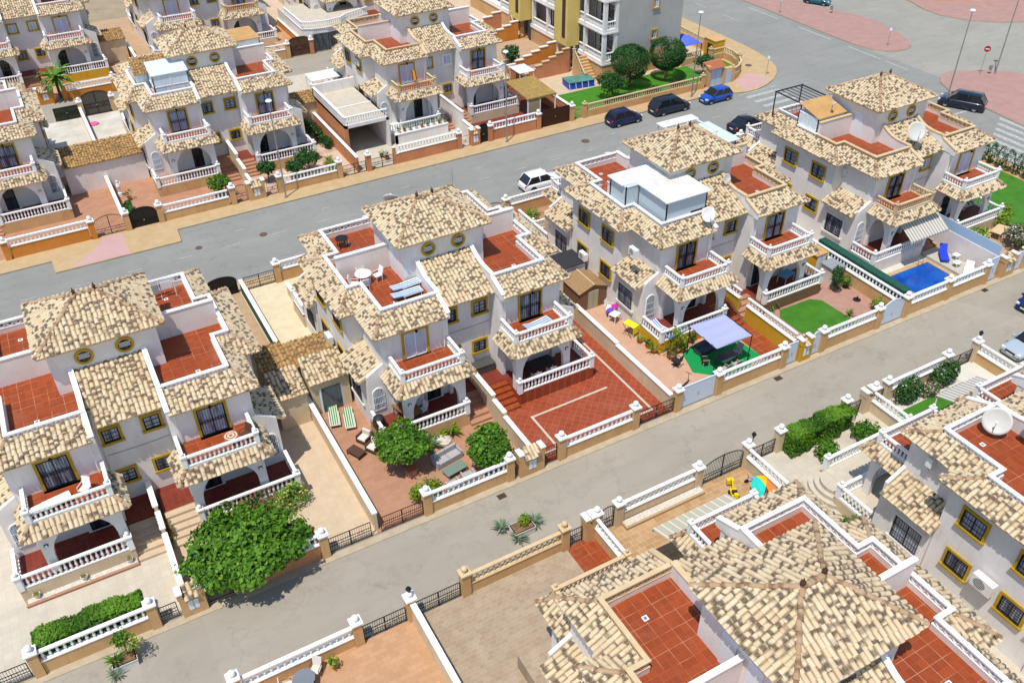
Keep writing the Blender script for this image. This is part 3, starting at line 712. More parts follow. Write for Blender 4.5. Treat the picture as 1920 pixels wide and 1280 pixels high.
# middle row, lane side
plot(-24, -11.4, 34, 62.5, palefloor); plot(-11.4, -1.0, 34, 48.6, palefloor); plot(-1.0, 9.7, 34, 48.6, beigefloor); plot(9.7, 20.1, 34, 48.6, pinkfloor); plot(20.1, 30.7, 34, 48.6, redfloor)
plot(30.7, 41.6, 34, 48.6, mottled('salmon_concrete', lin('c6a086'), lin('bb947a'), .8, .85, .004, 12, lin('b88e70'), .4)); plot(41.6, 52.2, 34, 48.6, mottled('paver_brown', lin('b08878'), lin('a47c6c'), 2, .9, .006, 14)); plot(52.2, 62.6, 34, 48.6, mottled('pool_deck', lin('cfc9bd'), lin('c4bdb0'), .8, .8, .003)); plot(62.6, 80.6, 34, 62.5, mottled('garden_earth', lin('c49a6a'), lin('a87e50'), .5, .95, .02, 9))
# middle row, road side
plot(-11.4, -1.0, 48.6, 62.5, palefloor); plot(-1.0, 9.7, 48.6, 62.5, tanfloor); plot(9.7, 20.1, 48.6, 62.5, mottled('crazy_paving', lin('d8c8a8'), lin('cdbb9a'), 1.4, .85, .006, 5)); plot(20.1, 30.7, 48.6, 62.5, beigefloor); plot(30.7, 41.6, 48.6, 62.5, pinkfloor); plot(41.6, 62.6, 48.6, 62.5, tanfloor)
# lower row
plot(-24, -1.2, 4, 27.7, orangefloor); plot(-1.2, 9.1, 4, 27.7, orangefloor); plot(9.1, 18.5, 4, 27.7, cobblefloor); plot(18.5, 20.3, 4, 27.7, terrace_m); plot(20.3, 31.5, 4, 27.7, mosaicfloor); plot(31.5, 42.1, 4, 27.7, palefloor); plot(42.1, 52.5, 4, 27.7, mottled('pale_concrete', lin('d2ccbf'), lin('c8c1b2'), .8, .85)); plot(52.5, 81, 4, 28.0, lane_m, .012, 'parking')
# upper row
plot(-30, -7.8, 77.3, 105.7, pinkfloor); plot(-7.8, 3.7, 77.3, 91.3, pinkfloor); plot(3.7, 15.35, 77.3, 91.3, pinkfloor); plot(15.35, 25.6, 77.3, 91.3, checkfloor); plot(25.6, 38.6, 77.3, 91.3, palefloor); plot(38.6, 50.2, 77.3, 91.3, reddark)
plot(-7.8, 15.35, 91.3, 105.7, mottled('bleached_concrete', lin('cfc9bd'), lin('b8b0a0'), .6, .9)); plot(15.35, 50.2, 91.3, 105.7, palefloor)
plot(-30, 32, 112.2, 140, tanfloor); plot(32, 50.2, 112.2, 170, beigefloor)
sheet('lawn', rect(50.4, 71, 77.6, 84), .12, lawn_m, kerb_m); sheet('apartment_paving', rect(50.2, 76.4, 84, 260), .11, beigefloor, kerb_m)
sheet('lawn', [(73.4, 77.8), (74.8, 78.8), (75.9, 80.6), (76.1, 83), (73.4, 83)], .16, lawn_m, kerb_m)
m = MB()
m.prism([(20.9, 34.7), (29.8, 34.7), (29.8, 34.86), (20.9, 34.86)], .1, .106, palefloor); m.prism([(29.64, 34.86), (29.8, 34.86), (29.8, 46), (29.64, 46)], .1, .106, palefloor)
m.prism([(22.3, 34.86), (22.46, 34.86), (22.46, 38.2), (22.3, 38.2)], .1, .106, palefloor); m.prism([(22.46, 38.02), (28.4, 38.1), (28.4, 38.26), (22.46, 38.18)], .1, .106, palefloor)
tag(m.build('floor_border'), None, None, None, 'structure')

# ------------------------------------------------------------ garden walls, gates, meter boxes
PILLAR_H = 1.9
def fence(y, items, side, label, wm, cap=white, group='garden walls along the street', low=1.15, pm=None, base=True):
    """items: ('P',x) pillars and ('B',x0,x1) balustraded stretches, ('S',x0,x1,h) solid ones; side = +1 if garden lies to +Y"""
    cx = [i[1] for i in items][0]
    R = root('garden_wall', label, 'garden wall', (cx, y, 0), 0, group)
    w = MB(); b = MB()
    for it in items:
        if it[0] == 'B':
            x0, x1 = it[1]-cx, it[2]-cx
            w.box(x0, x1, -.12, .12, 0, low, wm); w.box(x0, x1, -.16, .16, low, low+.07, cap)
            baluster_row(b, (x0, 0), (x1, 0), low+.07, .66, cap, .34, foot=.04, rail=.22)
        elif it[0] == 'S':
            w.box(it[1]-cx, it[2]-cx, -.12, .12, 0, it[3], wm); w.box(it[1]-cx, it[2]-cx, -.16, .16, it[3], it[3]+.07, cap)
    if w.v: part(w, 'wall_base', R)
    if b.v: part(b, 'balustrade', R)
    for it in items:
        if it[0] == 'P':
            m = MB(); m.box(-.24, .24, -.24, .24, 0, PILLAR_H-.1, pm or wm); m.box(-.31, .31, -.31, .31, PILLAR_H-.1, PILLAR_H, cap)
            p = part(m, 'pillar', R, loc=(it[1]-cx, 0, 0))
            m = MB(); m.box(-.13, .13, -.13, .13, 0, .07, cap); m.lathe((0, 0, .07), [(.05, 0), (.15, .06), (.19, .17), (.15, .28), (.05, .34)], cap, 10)
            part(m, 'ball_finial', p, loc=(0, 0, PILLAR_H), smooth=False)
    return R
def bar_gate(x0, x1, y, h, label, mat=None, arched=0, leaves=2, group='wrought iron gates', solid=None, rz=0, sp=.13):
    mat = mat or iron; W = x1-x0
    R = root('gate', label, 'gate', (x0, y, .08), rz, group)
    for k in range(leaves):
        a, b = W*k/leaves+.02, W*(k+1)/leaves-.02; m = MB()
        def top(x): return h+arched*math.sqrt(max(0, 1-((x-W/2)/(W/2))**2)) if arched else h
        n = max(3, round((b-a)/sp))
        for i in range(n+1):
            x = a+(b-a)*i/n; m.bar((x, 0, .05), (x, 0, top(x)+(.1 if arched else 0)), .018, .018, mat)
            if i < n:
                x2 = a+(b-a)*(i+1)/n; m.bar((x, 0, top(x)), (x2, 0, top(x2)), .035, .04, mat)
        for z in (.07, h*.42, h*.62): m.bar((a, 0, z), (b, 0, z), .03, .035, mat)
        for x in (a, b): m.bar((x, 0, .03), (x, 0, top(x)), .045, .045, mat)
        c = (a+b)/2; m.path([(c+.16*cos(t), .0, h*.5+.13*sin(t)) for t in [2*pi*i/8 for i in range(9)]], .014, mat, 4)
        if solid:
            for i in range(n):
                xa = a+(b-a)*i/n; xb = a+(b-a)*(i+1)/n; m.add([(xa, .03, .08), (xb, .03, .08), (xb, .03, top(xb)-.04), (xa, .03, top(xa)-.04)], [(0, 1, 2, 3)], solid)
        part(m, 'gate_leaf', R)
    m = MB(); m.box(W/2-.05, W/2+.05, -.05, -.02, h*.5, h*.5+.12, metal); part(m, 'latch', R)
    return R
def panel_gate(x0, x1, y, h, label, arched=0, leaves=1, mat=None):
    mat = mat or gate_white; W = x1-x0; R = root('gate', label, 'gate', (x0, y, .08), 0, 'white sheet metal gates')
    for k in range(leaves):
        a, b = W*k/leaves+.02, W*(k+1)/leaves-.02; m = MB()
        pts = [(a, 0)]+[(b, 0)]+[(b-(b-a)*i/10, h+arched*sin(pi*min(1, max(0, (b-(b-a)*i/10)/W)))) for i in range(11)]
        M = Matrix.Rotation(pi/2, 4, 'X'); m.prism(pts, -.03, .03, mat, M=M)
        for i in range(10):
            p, q = pts[2+i], pts[3+i]; m.bar((p[0], 0, p[1]), (q[0], 0, q[1]), .09, .05, mat)
        for x in (a, b): m.bar((x, 0, 0), (x, 0, h), .09, .05, mat)
        part(m, 'gate_leaf', R)
    m = MB(); m.tube((W/2-.07, -.09, h*.52), (W/2+.07, -.09, h*.52), .02, .02, metal, 8); m.tube((W/2-.05, -.09, h*.52), (W/2-.05, -.03, h*.52), .015, .015, metal, 6); part(m, 'handle', R)
    return R
def meter_box(x0, x1, y, label, wm, facing=-1):
    """pair of short pillars carrying a little tiled roof over the meter cupboard"""
    W = x1-x0; R = root('meter_cupboard', label, 'meter cupboard', (x0, y, 0), 0, 'meter cupboards between the garden gates')
    m = MB(); m.box(0, W, -.3, .3, 0, 1.45, wm)
    for x in (.1, W-.1): m.box(x-.14, x+.14, -.3, .3, 1.45, 1.85, wm)
    part(m, 'body', R)
    m = MB()
    for x in (.1, W-.1): m.box(x-.17, x+.17, -.33, .33, 1.85, 1.95, white)
    part(m, 'cap', R)
    m = MB(); y0 = .36*facing; tile_face(m, [(.26, y0, 1.42), (W-.26, y0, 1.42), (W-.26, -y0, 1.8), (.26, -y0, 1.8)] if facing < 0 else [(W-.26, y0, 1.42), (.26, y0, 1.42), (.26, -y0, 1.8), (W-.26, -y0, 1.8)], thick=.06); part(m, 'tiled_roof', R)
    m = MB(); ys = sorted((.3*facing, .32*facing)); m.box(W/2-.26, W/2+.26, *ys, .5, 1.2, panel_m); m.box(W/2-.02, W/2+.02, *sorted((.32*facing, .335*facing)), .5, 1.2, metal); part(m, 'door', R)
    return R
def divider(x, segs, label, mat=None, cap=white, rail=False, group='walls dividing the gardens'):
    """segs: (y0,y1,h)"""
    y0 = segs[0][0]; R = root('dividing_wall', label, 'dividing wall', (x, y0, 0), 0, group); m = MB(); c = MB(); b = MB()
    for a, e, h in segs:
        m.box(-.1, .1, a-y0, e-y0, 0, h, mat or beigewall); c.box(-.16, .16, a-y0, e-y0, h, h+.08, cap)
        if rail: baluster_row(b, (0, a-y0), (0, e-y0), h+.08, .66, cap, .33)
    part(m, 'wall_base', R); part(c, 'coping', R)
    if rail: part(b, 'balustrade', R)
    return R

# ------------------------------------------------------------ houses
MG = 'white two-storey houses in the middle row'; UG = 'white houses beyond the upper road'; VG = 'white houses in the far rows'
W4 = (white,)*4; C = cream
shd = {('balc', 0): 'shutdoor', ('balc', 1): 'shutdoor', ('rec', 0): 'shut', ('rec', 1): 'sash'}
house('house', 'leftmost whole house of the middle row, behind the large bushy tree', -.81, 48.0, MG, 1, W4, {('steps', 0): beigefloor, ('steps', 1): beigefloor})
house('house', 'middle row house with white table and striped loungers on its roof terrace', 20.38, 48.7, MG, 2, W4, {('base', 0): tanwall, ('base', 1): redfloor, ('floor', 1): reddark, ('steps', 1): terrace_m, ('balc', 0): 'sash'})
house('house', 'middle row house carrying a white panelled rooftop enclosure', 41.48, 48.5, MG, 3, (white, C, white, C), {('base', 0): yellowwall, ('base', 1): stoneclad, ('steps', 0): terrace_m, ('rail', 1): white})
house('house', 'house with cream parapets at right, behind the swimming pool', 62.38, 48.4, MG, 4, (C, C, white, C), {('base', 0): wallpink, ('side', 0): 'win', ('rec', 0): 'shut', ('rec', 1): 'sash', ('balc', 1): 'shutdoor', ('rail', 1): white})
house('house', 'foreground house with the big hipped roof at the bottom right', 20.2, 13.35, 'white houses in the foreground row', 5, (W4[0], W4[0], C, white), {('norail', 2): True, ('floor', 2): cobblefloor, ('base', 2): cobblefloor})
house('house', 'right edge foreground house with yellow framed windows facing the camera', 41.4, 13.3, 'white houses in the foreground row', 6, (white, white, white, white), {('steps', 2): palefloor, ('floor', 2): palefloor, ('floor', 3): palefloor})
house('house', 'house cut by the left edge beyond the upper road', -7.75, 91.1, UG, 7, W4, {('base', 1): tanwall})
house('house', 'house beyond the road with a glazed room on its roof', 15.35, 91.2, UG, 8, W4, {('base', 0): tanwall, ('base', 1): tanwall, ('floor', 0): pinkfloor})
house('house', 'house beyond the road with a flag on its balcony', 38.65, 91.2, UG, 9, (C, white, C, white), {('balc', 0): 'shutdoor', ('rec', 0): 'shut', ('rec', 1): 'white', ('floor', 0): marble})
house('house', 'far house above the orange wall and the palm at upper left', 1.4, 126.6, VG, 10, W4, {**shd, ('base', 1): yellowwall})
house('house', 'far house at the top edge behind the hipped roof with the glazed room', 22.5, 126.7, VG, 11, (white, C, white, white), {('balc', 0): 'shutdoor'})
house('house', 'far house at the top edge with a deep curved terrace', 43.8, 127.0, VG, 12, W4)

# ------------------------------------------------------------ walls, gates
T_, O_, S_, B_ = tanwall, orangewall, salmonwall, beigewall
YM, YL, YU, YV = 33.98, 27.74, 77.25, 112.2
fence(YM, [('P', -8.35), ('B', -8.1, -2.95), ('P', -2.7)], 1, 'balustraded street wall in front of the low hedge at lower left', T_, low=.95)
fence(YM, [('S', 1.45, 2.0, 1.1), ('B', 2.0, 6.3), ('P', 6.56)], 1, 'street wall under the large bushy tree', salmonwall, pm=T_)
fence(YM, [('P', 12.87), ('B', 13.1, 18.15), ('P', 18.39)], 1, 'balustraded street wall beside the two grey armchairs', T_, low=.9)
fence(YM, [('P', 22.07), ('B', 22.3, 27.4), ('P', 27.66)], 1, 'balustraded street wall in front of the red tiled yard', T_, low=.9)
fence(YM, [('P', 31.1), ('P', 34.5), ('B', 34.8, 40.0), ('P', 40.28)], 1, 'balustraded street wall in front of the lilac canopy', T_, low=1.05)
fence(YM, [('P', 44.0), ('B', 44.3, 49.3), ('P', 49.6)], 1, 'balustraded street wall in front of the small lawn', T_, low=1.05)
fence(YM, [('P', 52.5), ('B', 52.75, 56.9), ('P', 57.1), ('B', 57.3, 61.2), ('P', 61.45)], 1, 'long balustraded street wall in front of the swimming pool', T_, low=1.05)
fence(YM, [('P', 66.2), ('B', 66.5, 72.2), ('P', 72.5)], 1, 'balustraded street wall under the pink flowering bush at right edge', T_, low=1.0)
fence(YL, [('P', -.1), ('B', .15, 5.85), ('P', 6.1), ('P', 9.05)], -1, 'white balustraded wall beside the cream garden chairs at the bottom', T_, low=.8)
fence(YL, [('P', 12.2), ('B', 12.45, 18.15), ('P', 18.4)], -1, 'cream stone balustraded wall of the brown cobbled yard', T_, cream, low=.85)
fence(YL, [('P', 20.55), ('P', 22.04), ('B', 22.3, 27.5), ('P', 27.79)], -1, 'white balustraded wall behind the gravel strip and toy digger', B_, low=1.0)
fence(YL, [('P', 31.6), ('P', 34.2)], -1, 'pair of pillars left of the long hedge across the lane', B_)
fence(YL, [('P', 39.85)], -1, 'single pillar at the right end of the long hedge', B_)
fence(YL, [('P', 42.4), ('P', 43.6), ('B', 43.85, 49.1), ('P', 49.35), ('P', 52.4)], -1, 'balustraded wall behind the green bush and pink flowers at right', B_, low=.95)
fence(62.5, [('P', 12.85), ('B', 13.1, 18.6), ('P', 18.9)], -1, 'balustraded wall on the upper road above the pale yard', T_)
fence(62.5, [('P', 33.9), ('B', 34.15, 39.1), ('P', 39.35)], -1, 'balustraded wall on the upper road beside the white car', T_)
fence(62.5, [('P', 55.0), ('B', 55.2, 60.6), ('P', 60.9)], -1, 'balustraded wall on the upper road beside the black car', T_)
fence(YU, [('P', -5.9), ('B', -5.6, .7), ('P', 1.0)], 1, 'ochre and white balustraded wall at the left edge of the upper road', O_, low=1.25)
fence(YU, [('P', 3.9), ('P', 6.75), ('B', 7.0, 12.9), ('P', 13.3)], 1, 'ochre balustraded wall beside the arched brown gates', T_, low=.95)
fence(YU, [('P', 17.75), ('B', 18.0, 23.4), ('P', 23.7)], 1, 'balustraded wall in front of the clipped yellow and green shrubs', T_, low=.95)
fence(YU, [('P', 26.7), ('S', 29.3, 29.6, 1.9), ('S', 29.6, 29.9, 1.2), ('B', 29.9, 36.3), ('P', 36.6)], 1, 'tall orange wall with balustrade in front of the carport house', salmonwall, low=1.25)
fence(YU, [('P', 40.2), ('B', 40.45, 45.7), ('P', 46.0)], 1, 'salmon balustraded wall left of the brown panelled gate', salmonwall, low=1.3)
fence(YU, [('P', 50.2)], 1, 'white capped pillar at the right of the brown panelled gate', T_)
fence(YV, [('P', 3.3), ('B', 3.6, 8.5), ('P', 8.8)], 1, 'far orange wall topped by a white balustrade beside the palm', O_, low=1.0)
fence(YV-6.3, [('P', 4.2), ('P', 7.6)], -1, 'pair of far pillars holding the grey arched gate', T_)
fence(YV, [('P', 22.1), ('B', 22.4, 29.6), ('P', 29.9)], 1, 'far low white balustrade left of the wooden gate', T_)
fence(YV, [('P', 33.0)], 1, 'far brick coloured pillar at the right of the wooden gate', salmonwall)
m_solid = plain('dark_gate_sheet', lin('2c2826'), .7)
bar_gate(-11.4, -8.7, YM, 1.15, 'low black gate at the bottom left corner')
bar_gate(-2.4, -1.5, YM, 1.15, 'small black gate between hedge and meter cupboard at lower left', leaves=1)
bar_gate(.05, 1.35, YM, 1.15, 'small black gate beside the trunk of the large bushy tree', leaves=1)
bar_gate(6.85, 9.35, YM, 1.15, 'black double gate right of the large bushy tree')
bar_gate(9.95, 12.6, YM, 1.15, 'dark double gate of the pink yard with green striped loungers', mat=brown_iron)
bar_gate(18.75, 19.75, YM, 1.5, 'open black gate leaf right of the orange tree', leaves=1, rz=1.1)
bar_gate(20.85, 21.75, YM, 1.35, 'small brown gate left of the red tiled yard', leaves=1, mat=brown_iron)
bar_gate(28.0, 30.85, YM, 1.15, 'black double gate of the red tiled yard')
panel_gate(31.4, 34.2, YM, 1.75, 'white sheet metal gate left of the lilac canopy', leaves=1)
panel_gate(40.6, 41.6, YM, 1.75, 'narrow white gate next to the yellow pillar')
panel_gate(42.95, 43.75, YM, 1.5, 'small white gate with rounded top left of the lawn', arched=.4)
panel_gate(49.9, 52.2, YM, 1.5, 'wide white gate with rounded top between lawn and pool', arched=.5)
panel_gate(61.8, 62.7, YM, 2.1, 'tall white gate panel at the right end of the pool wall')
panel_gate(64.9, 65.9, YM, 1.6, 'small white gate at right below the pink flowering bush')
bar_gate(6.4, 8.75, YL, 1.15, 'black double gate above the orange paved yard')
bar_gate(9.35, 11.9, YL, 1.15, 'black double gate at the corner of the brown cobbled yard')
bar_gate(18.7, 19.6, YL, 1.2, 'small black gate at the head of the red path', leaves=1)
bar_gate(20.85, 21.75, YL, 1.45, 'small arched black gate beside the gravel strip', leaves=1, arched=.35)
bar_gate(28.1, 31.3, YL, 1.15, 'arched black double gate above the toy digger', arched=.65)
bar_gate(31.9, 33.9, YL, 1.15, 'black gate left of the long hedge')
bar_gate(40.15, 41.3, YL, 1.15, 'small black gate right of the long hedge', leaves=1)
bar_gate(42.65, 43.35, YL, 1.2, 'small black gate beside the dark green bush at right', leaves=1)
bar_gate(49.65, 52.1, YL, 1.15, 'black double gate right of the pink flowers')
bar_gate(7.1, 9.6, 62.5, 1.2, 'arched black gate on the upper road behind the leftmost house', arched=.6, solid=m_solid)
bar_gate(10.1, 12.6, 62.5, 1.2, 'black gate at the upper end of the pale yard')
bar_gate(31.0, 33.6, 62.5, 1.2, 'arched black gate behind the dish on the upper road', arched=.5)
bar_gate(1.2, 3.7, YU, 1.2, 'arched brown double gate of the terracotta yard, the left one', mat=brown_iron, arched=.7)
bar_gate(4.1, 6.5, YU, 1.2, 'arched nearly black double gate, the right one of two', arched=.7, solid=m_solid)
bar_gate(13.55, 14.6, YU, 1.45, 'small arched brown gate beside the lamp post steps', mat=brown_iron, leaves=1, arched=.3)
bar_gate(16.5, 17.5, YU, 1.3, 'small brown gate below red steps near the first lamp post', mat=brown_iron, leaves=1)
bar_gate(24.0, 26.4, YU, 1.15, 'black gate of the chequered slab garden')
bar_gate(26.95, 29.3, YU, 1.15, 'black gate in front of the carport')
bar_gate(36.85, 37.8, YU, 1.25, 'small grey gate below the white steps', mat=metal, leaves=1)
bar_gate(39.0, 39.9, YU, 1.8, 'tall arched dark gate beside the salmon wall', leaves=1, arched=.3, solid=m_solid)
bar_gate(46.3, 49.9, YU, 1.9, 'large brown panelled gate of the thatched carport', mat=brown_iron, solid=brown_iron)
bar_gate(50.5, 51.5, YU+.1, 1.3, 'small cream gate at the corner of the lawn with the frame pool', mat=cream, leaves=1)
bar_gate(4.5, 7.3, YV-6.3, 2.0, 'far grey arched double gate beside the bleached yard', arched=.6, solid=plain('grey_gate_sheet', lin('6e665c'), .7))
bar_gate(1.4, 4.0, YV-6.4, 1.5, 'far gate covered in green netting', solid=plain('green_net', lin('3f4a38'), .9))
bar_gate(30.2, 32.7, YV, 2.0, 'far wooden garage gate with a curved top', mat=darkbrown, arched=.35, solid=plain('gate_wood', lin('6a4a34'), .8))
meter_box(-1.35, -.05, YM, 'meter cupboard under a tiled cap at lower left of the large tree', T_)
meter_box(19.0, 20.7, YM, 'meter cupboard under a tiled cap between orange tree and red yard', T_)
meter_box(41.75, 42.8, YM, 'meter cupboard with a yellow side next to the narrow white gate', yellowwall)
meter_box(63.3, 64.8, YM, 'meter cupboard at right between the pool gate and the pink bush', T_)
meter_box(19.7, 20.3, YL, 'narrow tan meter cupboard at the head of the red path', T_, 1)
meter_box(41.4, 42.2, YL, 'cream meter cupboard across the lane right of the hedge', B_, 1)
meter_box(14.7, 16.3, YU, 'meter cupboard beyond the road between two brown gates', T_)
meter_box(37.9, 38.9, YU, 'meter cupboard beyond the road beside the tall arched gate', salmonwall)
meter_box(.3, 2.2, YV, 'far orange meter cupboard below the steps beside the palm', O_)
divider(-1.0, [(34.2, 39, 1.15), (39, 40.5, 1.5), (40.5, 42.8, 1.9)], 'stepped white capped wall between hedge yard and large tree')
divider(9.75, [(34.2, 47, 1.45)], 'long white capped wall left of the pink yard')
divider(20.15, [(34.3, 37.7, 1.45), (37.7, 39.2, 1.75), (39.2, 43.4, 2.1)], 'stepped white capped wall between orange tree and red yard')
divider(30.75, [(34.2, 40.5, 1.3), (40.5, 46, 1.45)], 'stepped white capped wall between red yard and gazebo yard')
divider(41.7, [(34.3, 39.4, 1.5), (40.2, 43.2, 1.7)], 'yellow wall topped with balustrade beside the orange steps', yellowwall, rail=True)
divider(52.2, [(34.2, 43.5, 1.2)], 'long wall topped with balustrade beside the green screen', T_, rail=True)
divider(9.1, [(4, 27.5, 1.5)], 'white capped wall between orange and brown yards at the bottom')
divider(20.4, [(20, 27.5, .95)], 'white balustraded wall along the red path', T_, rail=True)
divider(31.5, [(20, 27.5, 1.0)], 'white balustraded wall behind the toy parasol', B_, rail=True)
divider(42.1, [(20, 27.5, 1.0)], 'white balustraded wall left of the strip of lawn at right', B_, rail=True)
divider(52.5, [(18, 27.5, .95)], 'white balustraded wall beside the silver car', T_, rail=True)
divider(9.85, [(52, 62.3, 1.3)], 'white capped wall with green netting behind the leftmost house', screen_m)
divider(13.0, [(52, 60.3, 1.1)], 'white capped wall left of the side roofs above the pale yard')
divider(34.0, [(54, 60.3, 1.1)], 'white balustraded wall beside the small yellow green bush', B_, rail=True)
divider(3.75, [(77.5, 88, 1.2)], 'white capped wall between the two terracotta yards beyond the road')
divider(15.4, [(77.5, 80, 1.4), (80, 82.5, 1.9), (82.5, 86, 2.4)], 'stepped white wall between brown steps beyond the road')
divider(25.7, [(77.5, 91, 1.6)], 'salmon wall left of the carport beyond the road', salmonwall)
divider(38.5, [(77.5, 80, 1.7), (80, 86, 2.6)], 'stepped wall between the carport house dwellings', wallpink)
divider(50.2, [(77.5, 91, 1.7)], 'salmon wall beside the frame pool lawn', salmonwall)
divider(4.1, [(91, 105.7, 1.2)], 'pink wall left of the bleached yard with the pink toy', salmonwall)
divider(12.5, [(112.4, 124, 1.6)], 'far orange wall between houses at upper left', O_)
divider(32.3, [(112.4, 124, 1.4)], 'far orange ramp wall beside the curved terrace', O_)

# ------------------------------------------------------------ street lamps, pillar lamps, signs
def lamp_post(x, y, h, az, label):
    R = root('street_lamp', label, 'street lamp', (x, y, .12), radians(az), 'street lamps')
    m = MB(); m.tube((0, 0, 0), (0, 0, h), .085, .045, metal, 10); m.box(-.16, .16, -.16, .16, 0, .04, metal); part(m, 'pole', R)
    m = MB(); m.lathe((0, 0, h-.05), [(.06, 0), (.1, .05), (.27, .12), (.3, .2), (.2, .3), (.05, .34)], dish_m if False else panel_m, 12); part(m, 'lamp_head', R)
lamp_post(17.83, 76.0, 9.3, 0, 'tall grey street lamp in front of the glazed roof house')
lamp_post(41.55, 76.1, 9.3, 0, 'tall grey street lamp beside the salmon wall')
lamp_post(65.5, 75.9, 9.3, 0, 'tall grey street lamp beside the bright blue car')
lamp_post(88.0, 59.6, 10.2, 0, 'tall grey street lamp beside the dark van on the avenue')
lamp_post(100.9, 63.1, 12.5, 0, 'tall grey street lamp beside the stop sign at top right')
def sign(x, y, h, label, kind):
    R = root('road_sign', label, 'road sign', (x, y, .14), radians(-50), 'road signs')
    m = MB(); m.tube((0, 0, 0), (0, 0, h), .03, .03, metal, 6); part(m, 'pole', R)
    m = MB(); M = Matrix.Translation((0, -.04, h-.3)) @ Matrix.Rotation(pi/2, 4, 'X')
    if kind == 'stop':
        red = plain('sign_red', lin('b0202a'), .4); m.prism([(.38*cos(pi/8+i*pi/4), .38*sin(pi/8+i*pi/4)) for i in range(8)], 0, .02, red, M=M); m.box(-.22, .22, -.065, -.06, h-.36, h-.25, white)
    else: m.box(-.2, .2, -.06, -.04, h-.55, h, metal); m.box(-.17, .17, -.065, -.06, h-.5, h-.05, panel_m)
    part(m, 'sign_plate', R)
sign(77.3, 76.6, 2.4, 'thin grey road sign on the yellow corner pavement', 'p')
sign(97.3, 76.3, 2.4, 'thin grey road sign on the tip of the pink island', 'p')
sign(99.2, 63.9, 3.3, 'red octagonal stop sign on a thin pole at top right', 'stop')
sign(94.9, 93.5, 2.2, 'small grey road sign at the top edge on the pink island', 'p')
def litter_bin(x, y, label):
    R = root('litter_bin', label, 'litter bin', (x, y, .14), 0, 'litter bins'); m = MB(); m.lathe((0, 0, .45), [(.16, 0), (.22, .5), (.24, .52)], metal, 10); part(m, 'basket', R)
    m = MB(); m.tube((.25, 0, 0), (.25, 0, 1.1), .03, .03, metal, 6); part(m, 'post', R)
litter_bin(100.2, 63.4, 'grey litter bin at the foot of the stop sign'); litter_bin(101.0, 89.8, 'grey litter bin on the pink island near the teal car')
def pillar_lamp(x, y, label):
    R = root('pillar_lamp', label, 'garden lamp', (x, y, 1.9), 0, 'garden lamps on pillars'); m = MB(); m.tube((0, 0, 0), (0, 0, .35), .03, .02, iron, 6); part(m, 'stem', R)
    m = MB(); m.lathe((0, 0, .35), [(.05, 0), (.13, .25), (.16, .27), (.1, .38), (.02, .48)], iron, 8); part(m, 'lantern', R)
pillar_lamp(9.05, 27.74, 'black lantern on the pillar between two black gates at the bottom'); pillar_lamp(31.9, 27.74, 'black lantern on the pillar right of the arched double gate'); pillar_lamp(52.4, 27.74, 'black lantern on the pillar beside the silver car')

